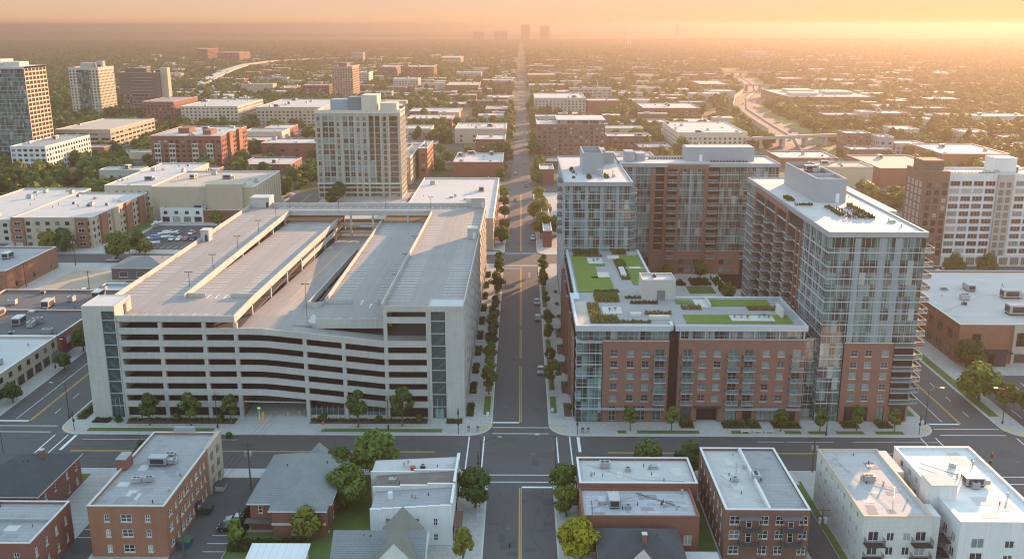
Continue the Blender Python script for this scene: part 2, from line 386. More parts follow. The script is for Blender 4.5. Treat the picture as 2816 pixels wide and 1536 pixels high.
# ------------------------------------------------------------------ ground, streets, sidewalks
def sheet(name,x0,x1,y0,y1,z,m,nx=1):
    return struct(name,MB().poly([(x0,y0,z),(x1,y0,z),(x1,y1,z),(x0,y1,z)]),m)
def city_ground():
    m,nt,b=newmat('city ground'); p=pos(nt)
    a=noise(nt,p,.018,4,.6); c=noise(nt,p,.11,4,.65)
    col=mix(nt,thresh(nt,a,.44,.56),(.065,.08,.03),(.13,.125,.11))
    col=mix(nt,math_(nt,'MULTIPLY',thresh(nt,c,.5,.6),.7),col,(.055,.07,.025))
    col=mix(nt,math_(nt,'MULTIPLY',thresh(nt,noise(nt,pos(nt,(1,1,1),(91,7,3)),.06,3),.58,.64),.6),col,(.10,.10,.10))
    col=scalec(nt,col,math_(nt,'MULTIPLY_ADD',noise(nt,p,2.2,3),.7,.65))
    nt.links.new(col,b.inputs['Base Color']); b.inputs['Roughness'].default_value=.95; b.inputs['Specular IOR Level'].default_value=.1
    return m
cityg=city_ground()
struct('ground',MB().poly([(-25500,-1000,0),(25500,-1000,0),(25500,41000,0),(-25500,41000,0)]),cityg)
rd=MB()
def road(x0,x1,y0,y1): rd.poly([(x0,y0,.06),(x1,y0,.06),(x1,y1,.06),(x0,y1,.06)])
AV=[(-117,-100.5),(-6.2,6.2),(89.6,104.5)]          # streets that run away from the camera
CR=[(172.5,188.7),(340.5,355)]                      # cross streets
far_av=[-232,-330,205,330]; far_cr=[(494,503),(604,614),(694,704),(792,801),(878,887),(1000,1008),(1120,1128),(1270,1277),(1480,1487)]
for x0,x1 in AV:
    y=90
    for c0,c1 in CR: road(x0,x1,y,c0); y=c1
    road(x0,x1,y,490)
rd.poly([(-6.2,490,.06),(6.2,490,.06),(5,640,.06),(-5,640,.06)]); rd.poly([(-5,640,.06),(5,640,.06),(3.6,1640,.06),(-3.6,1640,.06)])
for c0,c1 in CR: road(-640,620,c0,c1)
struct('road',rd,asphalt)
rd2=MB()
for c0,c1 in far_cr:
    for a,b_ in ((-640,-117),(-100.5,-6.2),(6.2,89.6),(104.5,500)): rd2.poly([(a,c0,.05),(b_,c0,.05),(b_,c1,.05),(a,c1,.05)])
for x in far_av[:2]: rd2.poly([(x-5,355,.055),(x+5,355,.055),(x+5,1900,.055),(x-5,1900,.055)])
struct('road',rd2,asph_old)
def rrect(x0,x1,y0,y1,r,k=6):
    pts=[]
    for cx,cy_,a0 in ((x1-r,y1-r,0),(x0+r,y1-r,90),(x0+r,y0+r,180),(x1-r,y0+r,270)):
        for i in range(k+1):
            t=rad(a0+90*i/k); pts.append((cx+r*math.cos(t),cy_+r*math.sin(t)))
    return pts
def inset(p,d):
    cx=sum(a for a,_ in p)/len(p); return p
kerbm=M('kerb concrete',(.46,.45,.43),.85,.15,.4,4)
def block(x0,x1,y0,y1,r=5.5,m=None):
    struct('kerb',MB().prism(rrect(x0,x1,y0,y1,r),0,.155),kerbm)
    q=rrect(x0+.3,x1-.3,y0+.3,y1-.3,r-.3); struct('sidewalk',MB().poly([(x,y,.16) for x,y in q]),m or walk)
block(-100.5,-6.2,188.7,340.5); block(6.2,89.6,188.7,340.5); block(-100.5,-6.2,60,172.5); block(6.2,89.6,60,172.5)
block(-232,-117,188.7,340.5); block(104.5,240,188.7,340.5); block(-232,-117,60,172.5); block(104.5,240,60,172.5)
block(-100.5,-6.2,355,494); block(6.2,89.6,355,494); block(-232,-117,355,494)
# lots inside the blocks
def lot(name,m,*rects,z=.175):
    mb=MB()
    for x0,x1,y0,y1 in rects: mb.poly([(x0,y0,z),(x1,y0,z),(x1,y1,z),(x0,y1,z)])
    return struct(name,mb,m)
lot('parking_lot',asph_old,(-58,-49.3,90,172.4),(-76,-71.2,90,168.5),(48,52.6,90,172.4),(-160,-120,425-80,400) if 0 else (-159,-121,362,408),(-97,-8,360,362),(84,89,100,150),(110,150,189,226))
lot('parking_lot',asph_old,(104.5+6,190,296,338),(-230,-121,260,268),(-57,-14,466,492))
lot('lawn',lawn,(-49.2,-25.5,90,148),(-100,-76.2,90,131),(-33,-25.5,148,170),(-98,-84,166.5,170),(-25,-14,90,137),(12,48,90,138.5),(26,33,138.5,160),(52.7,54,90,168),(65,68.5,90,160))
lot('parking_lot',asph_old,(-230,-202,190,255),(-200,-122,285,296) if 0 else (-166,-136,284.5,295),(-230,-205,360,372),(-160,-121,440,452))
lot('lawn',lawn,(-230,-190,270,296),(-135,-121,297,315),(-120.5,-118.5,356,490))
lot('vacant_lot',dirt,(-160,-136,296,330))
lot('lawn',lawn,(-230,-161,385,492),(-99,-70,364,420),(60,88,360,490))
# planting strips along the kerbs
lot('planting_strip',lawn,(-94,-66.5,190.2,191.9),(-43,-17,190.2,191.9),(21,22.9,190,191.6),(25.2,38.6,190,191.6),(45.5,49.5,190,191.6),(57,60.5,190,191.6),(62,66,190,191.6),(68,74,190,191.6),(76.5,82.5,190,191.6),z=.18)
lot('planting_bed',soil,(-99,-96.8,196.5,214),(-94.6,-90.8,194.6,197.3),(-87,-63,194.2,197.2),(-46.5,-20.5,194.6,197.2),(-16.3,-12.9,194.8,197.2),(35,38,192.8,196.2),(44.2,52.6,192.8,196.2),(55.2,61.3,192.8,196.2),(70.3,74,193,196.4),(78,81.3,193,196.4),z=.18)
sb=[(-12.2,-10.6,199+i*13.5,206.5+i*13.5) for i in range(10)]
lot('planting_bed',soil,*sb,*[(9.9,11.6,199+i*14,207+i*14) for i in range(5)],z=.18)
lot('planting_strip',lawn,*[(-8.4,-6.9,200+i*14,211+i*14) for i in range(9)],*[(6.9,8.3,201+i*14,211+i*14) for i in range(9)],(-100,-98.6,198,330),(105.2,107.4,200,330),(86.6,88.6,200,212),z=.18)
# driveways
dv=MB(); dv.poly([(-66.5,188.75,.185),(-42.5,188.75,.185),(-46.7,193.5,.185),(-47,215,.185),(-62.3,215,.185),(-62.6,193.5,.185)])
dv.poly([(36.5,188.75,.185),(46.5,188.75,.185),(44,190.5,.185),(43.6,196.6,.185),(38.7,196.6,.185),(38.9,190.5,.185)])
struct('driveway',dv,drive)
lot('driveway',drive,(-19.6,-16.4,192.5,197.4),(-91,-88,192.5,197.6),(61.6,66,191.5,197.5),(52.8,55,192,196.5),(-59.5,-49,168.5,172.4),(47.5,53.5,166.5,172.4),z=.19)
# painted markings
mk=MB(); yk=MB()
def ln(mb,x0,y0,x1,y1,wd=.25,z=.066):
    d=Vector((x1-x0,y1-y0)); n=Vector((-d.y,d.x)).normalized()*wd/2
    mb.poly([(x0+n.x,y0+n.y,z),(x1+n.x,y1+n.y,z),(x1-n.x,y1-n.y,z),(x0-n.x,y0-n.y,z)])
for x,a,b_,c,d in ((0,6.1,6.1,-7.4,-10.9),(-109,7.5,7.5,None,None),(97,7,7,None,None)):
    L,Rr=x-a,x+b_
    for yy in (189.9,193.1): ln(mk,L,yy,Rr,yy)
    for yy in (170.4,167.4): ln(mk,L,yy,Rr,yy)
    for xx in (L-1.6,L-4.8,Rr+1.6,Rr+4.4): ln(mk,xx,172.9,xx,188.4)
    ln(mk,L,195.8,x-.3,195.8,.6); ln(mk,x+.3,165.3,Rr,165.3,.6)
    ln(mk,Rr+6.2,180.9,Rr+6.2,188.3,.6); ln(mk,L-6.5,172.9,L-6.5,180.3,.6)
    for s in (-.16,.16):
        for y0,y1 in ((195.9,232),(238,262),(266,336),(361,490)) if x==0 else ((195.9,336),(361,490)): ln(yk,x+s,y0,x+s,y1,.14)
        ln(yk,x+s,90,x+s,165,.14)
    for yy in (337.6,339.6,356,358.5): ln(mk,L,yy,Rr,yy,.3)
    if x:
        for k in range(14):
            ln(mk,x+3.6,200+9*k,x+3.6,203+9*k,.14)
        ln(mk,x-3.6,197,x-3.6,330,.14)
    ln(mk,L+.1,334,x-.3,334,.45)
for x0,x1 in ((-93,-17.5),(18,84),(-400,-124),(110,400)):
    for s in (-.16,.16): ln(yk,x0,180.6+s,x1,180.6+s,.14)
for x0,x1 in ((-93,-60),(50,66),(70,88),(-160,-130)): ln(mk,x0,186.2,x1,186.2,.13)
for k in range(5): ln(mk,104.8+k*.01,186+0,104.8,186); 
for k in range(7): ln(mk,-75.8,146+k*2.6,-71.4,146+k*2.6,.12,.182)
for k in range(5): ln(mk,-53,139+k*2.6,-49.4,139+k*2.6,.12,.182)
for k in range(12): ln(mk,-152+k*2.6,364,-152+k*2.6,369,.12,.182); ln(mk,112+k*2.7,199,112+k*2.7,204,.12,.182); ln(mk,112+k*2.7,216,112+k*2.7,221,.12,.182)
for k in range(6): ln(mk,2.6,328-1.3*k,3.4,328-1.3*k,.25)
struct('road_markings',mk,paint); struct('road_markings',yk,ypaint)
tac=MB()
for x,y in ((-8.5,192.3),(-6.8,194),(8.6,192.3),(6.9,194.2),(-98.8,191.9),(-8,170.5),(88,192.6),(105.5,192),(108,190.6)):
    tac.box(x-.7,x+.7,y-.45,y+.45,.161,.168)
struct('tactile_paving',tac,M('yellow tactile paving',(.60,.36,.06),.8,.1))
# manholes and drains set in the street
mh=MB()
for x,y in ((2.6,180),(-3.5,205),(93,181),(100,177),(29,187.4),(56,186),(-80,176),(-2,150),(1.5,262)): mh.disc(x,y,.061,.45,.006,12)
struct('manhole_covers',mh,M('iron cover',(.10,.10,.10),.6,.2))
# far land: hill ridges and the open woodland floor
def far_hills():
    m,nt,b=newmat('wooded hill'); p=pos(nt)
    c=mix(nt,noise(nt,p,.012,5,.7),(.02,.03,.012),(.07,.085,.03)); nt.links.new(c,b.inputs['Base Color']); b.inputs['Roughness'].default_value=1; b.inputs['Specular IOR Level'].default_value=0
    for (y,h,x0,x1,sd) in ((5200,22,-7000,6500,1),(7600,34,-9000,9000,2),(10500,46,-13000,13000,3),(15500,58,-18000,18000,4),(24000,70,-25000,25000,5)):
        rr=random.Random(sd); ph=[(rr.uniform(0,6.3),rr.uniform(.6,1.4)/k,k) for k in (1,2,3.3,5.1,8.7,15,27,49)]
        mb=MB(); n=150; D=y*.13; rows=[(-D,0),(-D*.6,.35),(-D*.3,.75),(0,1),(D*.5,.7),(D,0)]; b0=0
        for j,(dy,k) in enumerate(rows):
            for i in range(n+1):
                t=i/n; e=min(1,8*t,8*(1-t)); s=sum(a*math.sin(p_+q*t*9) for p_,a,q in ph)
                mb.v.append((x0+(x1-x0)*t,y+dy+y*.02*math.sin(t*11+sd),-.5+k*e*h*min(1.15,max(.25,.65+.35*s))))
        for j in range(len(rows)-1):
            for i in range(n):
                a=j*(n+1)+i; mb.f.append((a,a+1,a+n+2,a+n+1)); mb.m.append(0); mb.sm.append(True)
        struct('hill_ridge',mb,m)
far_hills()
# ------------------------------------------------------------------ the big concrete parking garage
def garage():
    g=thing('parking_garage','huge multi storey concrete parking garage with empty open roof decks and sloping front bands','parking garage',(-54,198,0))
    Z=lambda k:3.05+2.83*k
    X0,X1,Y0,Y1=-95.3,-12.5,198.,333.6
    cols=[concrete]; D=[deckmat,concrete]
    def lines(mb,dk,mi=2):
        nm,d=dk; b=len(d.v); d.v+=mb.v; d.f+=[tuple(i+b for i in f) for f in mb.f]; d.m+=[mi]*len(mb.f); d.sm+=[False]*len(mb.f)
    def ez(y): return 25.25-(y-198)/(319-198)*2.4 if y<319 else 22.85
    def bz(y): return 22.86 if y<214 else 22.86-(y-214)/(319-214)*2.76
    def ax(x): return 20.03 if x<-56.5 else (20.03-(x+56.5)/26.5*2.83 if x<-30 else 17.2)
    def cz(x,y):
        if y<=211: return ax(x)
        t=min(1,(y-211)/(321-211)); return ax(x)*(1-t)+14.5*t
    # top deck, left bay and rear bridge
    def surf(name,xs,ys,f,th=.3):
        mb=MB(); nx,ny=len(xs),len(ys)
        for s in (0,1):
            for y in ys:
                for x in xs: mb.v.append((x,y,f(x,y)-s*th))
        for j in range(ny-1):
            for i in range(nx-1):
                a=j*nx+i; mb.f.append((a,a+1,a+nx+1,a+nx)); mb.m.append(0); mb.sm.append(False)
                a+=nx*ny; mb.f.append((a,a+nx,a+nx+1,a+1)); mb.m.append(1); mb.sm.append(False)
        ed=[(i,i+1) for i in range(nx-1)]+[(j*nx+nx-1,(j+1)*nx+nx-1) for j in range(ny-1)]+[((ny-1)*nx+i+1,(ny-1)*nx+i) for i in range(nx-1)]+[((j+1)*nx,j*nx) for j in range(ny-1)]
        for a,b in ed: mb.f.append((a,a+nx*ny,b+nx*ny,b)); mb.m.append(1); mb.sm.append(False)
        return (name,mb)
    lin=lambda a,b,n:[a+(b-a)*i/n for i in range(n+1)]
    roofA=surf('roof_deck',[X0+.15,-79],[198.2,319.1],lambda x,y:22.86)
    bridge=surf('roof_deck',[X0+.15,-12.6],[319.1,Y1-.1],lambda x,y:22.86,.5)
    ramB=surf('ramp_deck',[-79,-62.5],[198.2,214,319,321.5,333],lambda x,y:bz(y))
    ramC=surf('ramp_deck',[-62.3]+lin(-59,-51.5,3),[198.2,204.6,211]+lin(221,333,12),cz)
    apr=surf('ramp_deck',[-51.5]+lin(-47.5,-30,6)+[-20.2],[198.2,204.8],lambda x,y:ax(x))
    ramD=surf('roof_deck',[-47.2,-30.5],[205,333],lambda x,y:20.0)
    fill=MB().prism([(-51.5,204.8),(-47.2,204.8),(-47.2,221),(-48,219.5),(-49.4,218.9),(-50.8,219.6),(-51.5,221)],19.2,19.62).build('ramp_deck',[deckmat],g)
    ramE=surf('roof_deck',[-30.2,-12.7],[198.2,319.1],lambda x,y:ez(y))
    # floors below
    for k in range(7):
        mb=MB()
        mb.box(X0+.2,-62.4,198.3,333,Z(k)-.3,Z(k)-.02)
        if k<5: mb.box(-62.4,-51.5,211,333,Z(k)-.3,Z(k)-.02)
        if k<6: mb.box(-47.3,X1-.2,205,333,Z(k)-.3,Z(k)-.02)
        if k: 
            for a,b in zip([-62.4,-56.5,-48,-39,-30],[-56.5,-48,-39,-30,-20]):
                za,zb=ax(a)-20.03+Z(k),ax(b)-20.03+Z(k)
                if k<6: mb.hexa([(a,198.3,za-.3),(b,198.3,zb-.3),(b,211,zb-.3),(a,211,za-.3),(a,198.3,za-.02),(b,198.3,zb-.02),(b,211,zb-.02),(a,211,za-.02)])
        mb.build('floor_slab',[M('grimy garage floor',(.075,.08,.085),.9,.15,.2,2)],g)  # interior shade put into the colour: floors darker than the garage concrete
    # columns
    fc=[-88,-78.8,-69.2]
    for x in fc+[-62.3]: MB().box(x-.4,x+.4,197.75,198.6,0,22.3).build('column',cols,g)
    for x in (-47.3,-38.8): MB().box(x-.4,x+.4,197.75,198.6,0,ax(x)-.35).build('column',cols,g)
    for x in (-29.5,-20.2): MB().box(x-.4,x+.4,197.75,198.6,0,25.2).build('column',cols,g)
    for y in range(212,332,17):
        for x in (-79.2,-62.6,-51.9,-46.9,-30.4): MB().box(x-.3,x+.3,y-.3,y+.3,0.2,{-79.2:22.3,-62.6:bz(y)-.3,-51.9:cz(-51.9,y)-.25,-46.9:19.7,-30.4:19.7 if 0 else ez(y)-.3}[x]).build('column',cols,g)
    for x in (-58,-50.5,-38.5): MB().box(x-.3,x+.3,319.2,319.8,10,22.3).build('column',cols,g)
    # front spandrels
    def band(pl,h,th=.34,y=197.7,bot=None):
        mb=MB()
        for (xa,za),(xb,zb) in zip(pl,pl[1:]):
            mb.hexa([(xa,y,za-h),(xb,y,zb-h),(xb,y+th,zb-h),(xa,y+th,za-h),(xa,y,za),(xb,y,zb),(xb,y+th,zb),(xa,y+th,za)])
        return mb
    T=lambda k:4.12+2.83*k
    for k in range(8): band([(-88.1,T(k)),(-62.3,T(k))],1.42).build('spandrel',cols,g)
    for k in range(1,7):
        n=T(k)-20.03
        xs=[-62.3,-59,-56.5]+lin(-54,-33,7)+[-31.5,-30,-28,-20.2]
        def zs(x):
            v=ax(x)
            if -58.5<x<-54.5: v-=.06
            return v+n
        band([(x,zs(x)) for x in xs],1.42,.34,197.66).build('spandrel',cols,g)
    band([(-29.5,26.3),(-20,26.3)],1.35).build('spandrel',cols,g); band([(-29.5,23.75),(-20,23.75)],1.4).build('spandrel',cols,g)
    # dark screens, glass and entrance at street level
    for a,b in zip(fc+[],fc[1:]+[-62.3]):
        mb=MB().box(a+.4,b-.4,198.3,198.45,.2,2.7,0)
        for i in range(int((b-a)/1.2)): mb.box(a+.7+i*1.2,a+.76+i*1.2,198.22,198.3,.2,2.7,1)
        mb.box(a+.4,b-.4,198.2,198.3,.2,.5,2); mb.build('mesh_screen',[void,dtrim,concrete],g)
    for a,b in ((-46.9,-39.2),(-38.4,-29.9)):
        mb=MB().box(a,b,198.35,198.45,.7,min(T(0)+.9,ax(a)-15.4-1.2),0).box(a,b,198.1,198.5,0,.7,2)
        for i in range(7): mb.box(a+i*(b-a)/6.2,a+i*(b-a)/6.2+.08,198.25,198.35,.7,2.9,1)
        mb.build('storefront_glazing',[glasst,gtrim,concrete],g)
    MB().box(-29.1,-20.6,198.6,198.8,.2,2.7).build('mesh_screen',[void],g)
    MB().box(-62,-47.6,212,212.3,.2,5.5).box(-62.2,-61.9,198.7,212,.2,5).box(-47.9,-47.6,198.7,212,.2,2.7).build('entrance_wall',[M('entry wall',(.12,.11,.09),.9,.1)],g)
    MB().tube([(-61.9,199,3.55),(-47.7,199,3.3)],.13,6).build('clearance_bar',[wtrim],g)
    # parapets
    def par(name,x,ys,f,h=1.08,drop=.5,th=.3):
        mb=MB()
        for a,b in zip(ys,ys[1:]):
            mb.hexa([(x-th/2,a+.03,f(a)-drop),(x+th/2,a+.03,f(a)-drop),(x+th/2,b-.03,f(b)-drop),(x-th/2,b-.03,f(b)-drop),(x-th/2,a+.03,f(a)+h),(x+th/2,a+.03,f(a)+h),(x+th/2,b-.03,f(b)+h),(x-th/2,b-.03,f(b)+h)])
        return mb.build(name,cols,g)
    flat=lambda y:22.86
    par('parapet',X0+.15,lin(207,333.6,12),flat,1.15)
    par('parapet',-79,lin(214.5,319,12),flat,1.12,.55)
    par('parapet',-62.45,[198.1]+lin(204,319,14),bz,1.12,.65)
    par('parapet',-51.55,lin(221,293,8),lambda y:cz(-51.6,y),1.1,.5)
    par('parapet',-51.55,lin(221,293,8),lambda y:cz(-51.6,y)-2.8,1.1,.5)
    par('parapet',-62.3,lin(262,319,6),lambda y:bz(y)-2.6,.95,.5)
    par('parapet',-47.25,lin(221,319,11),lambda y:20.,1.1,.6)
    par('parapet',-30.35,lin(199.5,319,13),ez,1.12,.6)
    par('retaining_wall',-30.5,lin(205.2,319,8),lambda y:20.4,1.2,.3,.2)
    par('parapet',X1,lin(202,333.6,14),lambda y:ez(y),1.1,.5)
    # front wall of the lower right deck with its rounded nose
    mb=MB(); mb.box(-46.2,-30.2,204.75,205.05,18.9,21.15)
    nose=[(-46.2,205.05)]+[(-46.2-2.2*math.sin(t)*1.0,207.2-2.3*math.cos(t)) for t in lin(.2,1.57,4)]+[(-48.4,212),(-47.9,212),(-46.2,207)]
    mb.prism(nose,18.9,20.02); mb.build('deck_wall',cols,g)
    mb=MB()
    arc=[(-51.55,221),(-51.2,219.9),(-50.2,219.1),(-49.3,218.9),(-48.2,219.3),(-47.4,220.3),(-47.2,221)]
    for (a,b),(c,d) in zip(arc,arc[1:]): mb.hexa([(a,b-.15,19.4),(c,d-.15,19.4),(c,d+.15,19.4),(a,b+.15,19.4),(a,b-.15,20.8),(c,d-.15,20.8),(c,d+.15,20.8),(a,b+.15,20.8)])
    mb.box(-47.2,-40.6,220.85,221.15,20,20.95).build('island_wall',cols,g)
    for a,b,y,z in ((-79.4,-74.5,216.4,22.86),(-68.6,-62.6,216.4,22.75),(-34.6,-30.5,221,20)): MB().box(a,b,y-.15,y+.15,z,z+.95).build('island_wall',cols,g)
    # bridge walls
    MB().box(-78.9,-30.4,318.9,319.2,22.3,24.05).build('parapet',cols,g)
    MB().box(X0+.5,X1-.5,Y1-.3,Y1+.05,22.82,24.05).build('parapet',cols,g)
    for k in (5,4,3): MB().box(-62.2,-47.3,321.4,321.7,Z(k)+2.0-.35,Z(k)+2.0+.75).build('spandrel',cols,g) if 0 else MB().box(-62.2,-47.3,321.4,321.7,Z(k)+1.0,Z(k)+2.1).build('spandrel',cols,g)
    # side walls: sloping bands on the right, level bands on the left and rear
    for k in range(8):
        mb=MB(); f=lambda y:ez(y)-25.25+T(k)+2.0
        if k<7:
            for a,b in zip(lin(202,333.6,12),lin(202,333.6,12)[1:]):
                mb.hexa([(X1-.2,a,f(a)-1.4),(X1+.1,a,f(a)-1.4),(X1+.1,b,f(b)-1.4),(X1-.2,b,f(b)-1.4),(X1-.2,a,f(a)),(X1+.1,a,f(a)),(X1+.1,b,f(b)),(X1-.2,b,f(b))])
            mb.build('spandrel',cols,g)
        MB().box(X0-.1,X0+.2,207,333.6,T(k)-1.42,T(k)-.01).build('spandrel',cols,g)
        MB().box(X0+.3,X1-.3,Y1-.2,Y1+.02,T(k)-1.42,T(k)-.03).build('spandrel',cols,g)
    for y in lin(203,333,15): MB().box(X1-.45,X1+.16,y-.35,y+.35,0,ez(y)-.4).build('column',cols,g)
    for y in lin(208,333,12): MB().box(X0-.14,X0+.4,y-.35,y+.35,0,22.3).build('column',cols,g)
    # stair towers
    sg,nt,b=newmat('stair glass'); t=nt.nodes.new('ShaderNodeBsdfTransparent'); t.inputs[0].default_value=(.75,.85,.85,1); mx=nt.nodes.new('ShaderNodeMixShader'); mx.inputs[0].default_value=.35
    b.inputs['Base Color'].default_value=(.10,.15,.15,1); b.inputs['Roughness'].default_value=.05
    nt.links.new(t.outputs[0],mx.inputs[1]); nt.links.new(b.outputs[0],mx.inputs[2]); nt.links.new(mx.outputs[0],nt.nodes['Material Output'].inputs['Surface'])
    for (a,b_,ga,gb,dep,sgn,zt) in ((X0-.1,-88.2,-91.2,-88.4,9,-1,26.15),(-20,-12.4,-19.5,-16.4,6,1,26.25)):
        tw=MB()
        sol=(a,ga) if sgn<0 else (gb,b_)
        for k in range(9): tw.box(sol[0],sol[1],197.5,198.0,k*2.9 if k else 0,min(zt-1.21,k*2.9+2.87)) if k*2.9<zt-1.3 else 0
        tw.box(sol[0]+.02,sol[1]-.02,197.54,198,0,zt-1.21)
        tw.box(a,a+.3,198.01,197.5+dep,0,zt); tw.box(b_-.3,b_,198.01,197.5+dep,0,zt); tw.box(a+.3,b_-.3,197.2+dep,197.5+dep,0,zt)
        tw.box(a,b_,197.5,198,zt-1.2,zt); 
        oth=(gb,b_) if sgn<0 else (a,ga)
        tw.box(oth[0],oth[1],197.5,198,0,zt-1.2)
        tw.box(a+.31,b_-.31,198.01,197.19+dep,zt-.5,zt-.1,1)
        to=tw.build('stair_tower',[concrete,roofw],g)
        gl=MB().box(ga+.05,gb-.05,197.75,197.8,.3,zt-1.2,0)
        for k in range(9): gl.box(ga,gb,197.62,197.76,T(k)-1.15 if k else 2.9,(T(k)-1.15 if k else 2.9)+.18,1)
        for i in range(4): gl.box(ga+i*(gb-ga)/3-.04,ga+i*(gb-ga)/3+.04,197.66,197.76,0.2,4.8,1)
        gl.box(ga,gb,197.66,197.76,.15,.3,1); gl.build('stair_glazing',[sg,gtrim],to)
        for k in range(1,8):
            z=Z(k)-.1; st=MB()
            p0,p1=(ga+.3,gb-.3) if sgn>0 else (gb-.3,ga+.3)
            st.hexa([(p0,198.2,z-.35),(p1,198.2,z+1.45),(p1,199.2,z+1.45),(p0,199.2,z-.35),(p0,198.2,z),(p1,198.2,z+1.85),(p1,199.2,z+1.85),(p0,199.2,z)])
            st.box(ga+.1,gb-.1,199.3,203,z-.25,z); st.build('stair_flight',[pale],to)
        lm=MB().box(ga+.8,gb-.8,200,200.1,zt-1.9,zt-1.5)
        dr=MB().box(ga+.6,ga+1.5,197.6,197.7,.2,2.4,0).box(ga+1.6,ga+2.5,197.6,197.7,.2,2.4,0).build('door',[glasst],to)
    MB().box(-88.19,-88.1,202.3,203.3,22.9,25,0).build('door',[dtrim],g)
    # lift and stair boxes on the deck
    for (a,b_,c,d,z,h) in ((-95,-92.6,276,279.5,22.86,3.2),(-15.8,-13,276,280,23.6,3.1),(-95,-88.4,330,336.5,22.86,3.4),(-17.5,-12.6,330.5,336,22.86,3.2)):
        bx=MB().box(a,b_,c,d,z,z+h,0).box(a-.15,b_+.15,c-.15,d+.15,z+h,z+h+.2,1).build('stair_house',[concrete,roofw],g)
        MB().box(b_-1.2,b_-.4,c-.04,c-.01,z,z+2,0).build('door',[wtrim if a>-50 else dtrim],bx)
    # painted bays
    def rows(par_,xa,xb,ys,f,y0=None):
        mb=MB()
        for y in ys:
            for a,b in ((xa,xa+5),(xb-5,xb)):
                mb.hexa([(a,y-.1,f(y)+.01),(b,y-.1,f(y)+.01),(b,y+.1,f(y)+.01),(a,y+.1,f(y)+.01),(a,y-.1,f(y)+.014),(b,y-.1,f(y)+.014),(b,y+.1,f(y)+.014),(a,y+.1,f(y)+.014)])
        return mb
    ys=[218+2.7*i for i in range(37)]
    mA=rows(0,-94.9,-79.4,ys,flat)
    for i in range(9):
        x=-86.5+2.65*i; mA.hexa([(x-.07,198.5,22.87),(x+.07,198.5,22.87),(x+.9,203,22.87),(x+.76,203,22.87),(x-.07,198.5,22.874),(x+.07,198.5,22.874),(x+.9,203,22.874),(x+.76,203,22.874)])
    for x in (-74,-72,-70): mA.box(x-.1,x+.1,215,218,22.75,22.874); mA.prism([(x-.45,217.4),(x+.45,217.4),(x,218.6)],22.75,22.874)
    lines(mA,roofA); lines(rows(0,-78.6,-62.9,ys,bz),ramB)
    mD=rows(0,-46.8,-30.9,ys[2:],lambda y:20.)
    for i in range(6): x=-45+2.7*i; mD.hexa([(x-.07,205.4,20.01),(x+.07,205.4,20.01),(x+.9,209.5,20.01),(x+.76,209.5,20.01),(x-.07,205.4,20.014),(x+.07,205.4,20.014),(x+.9,209.5,20.014),(x+.76,209.5,20.014)])
    for x,y in ((-38.5,222),(-36,219)): mD.box(x-.1,x+.1,y-2,y+1,20,20.014); mD.prism([(x-.45,y+.6),(x+.45,y+.6),(x,y+1.8)],20,20.014)
    lines(mD,ramD); lines(rows(0,-29.9,-13,[206+2.7*i for i in range(42)],ez),ramE)
    mb=MB()
    for i in range(26): x=-92+2.9*i; mb.box(x-.07,x+.07,328.6,333,22.87,22.874)
    lines(mb,bridge)
    mb=MB()
    for a,b in zip(lin(226,312,12),lin(226,312,12)[1:]):
        for s in (-.18,.18): mb.poly([(-56.9+s-.07,a,cz(-56.9,a)+.012),(-56.9+s+.07,a,cz(-56.9,a)+.012),(-56.9+s+.07,b,cz(-56.9,b)+.012),(-56.9+s-.07,b,cz(-56.9,b)+.012)])
    lines(mb,ramC,3)
    for nm,d in (roofA,bridge,ramB,ramC,apr,ramD,ramE): d.build(nm,D+[wear,ypaint],g)
    return g
garage()
# ------------------------------------------------------------------ the glass and brick apartment complex
pan_gl,_nt,_b=newmat('balcony glass'); _b.inputs['Base Color'].default_value=(.12,.17,.17,1); _b.inputs['Roughness'].default_value=.08; _b.inputs['Alpha'].default_value=.5
slabm=M('balcony slab concrete',(.40,.40,.395),.8,.06)
slabband=M('pale slab edge metal',(.40,.43,.46),.5,.05,metal=.1)
bluep=M('blue gray spandrel panel',(.20,.25,.28),.4,.08,.5,3,spec=.5)
FH=2.62
def glazing(t,face,plane,a0,a1,z0,h,pan=(),mul=1.25,glz=None,par=None,name='glazing',tr=.3):
    """one storey of curtain wall: panes, mullions, transom and solid panels"""
    f=fmap(face,plane); mb=MB()
    def bx(a,b,c,d,o0,o1,m):
        p=[f(x,z,o) for o in (o0,o1) for (x,z) in ((a,c),(b,c),(b,d),(a,d))]
        mb.hexa([p[0],p[1],p[5],p[4],p[3],p[2],p[6],p[7]],m)
    mb.poly([f(a0,z0,.08),f(a1,z0,.08),f(a1,z0+h,.08),f(a0,z0+h,.08)],0)
    n=max(1,round((a1-a0)/mul))
    for i in range(n+1):
        a=a0+(a1-a0)*i/n; bx(max(a0,a-.035),min(a1,a+.035),z0,z0+h,0,.07,1)
    bx(a0,a1,z0+h*tr-.03 if tr else z0,z0+h*tr+.03 if tr else z0+.06,.02,.065,1)
    for p,q in pan: bx(p,q,z0,z0+h,.01,.075,2)
    return mb.build(name,[glz or curtain,gtrim,bluep],t)
def slab(t,x0,x1,y0,y1,z,m=None,e=.12,h=.2,name='floor_slab'):
    return MB().box(x0-e,x1+e,y0-e,y1+e,z-h,z).build(name,[m or slabband],t)
PANF=lambda a,b:[(a+(b-a)*.27,a+(b-a)*.335),(a+(b-a)*.52,a+(b-a)*.60),(a+(b-a)*.69,a+(b-a)*.75)]
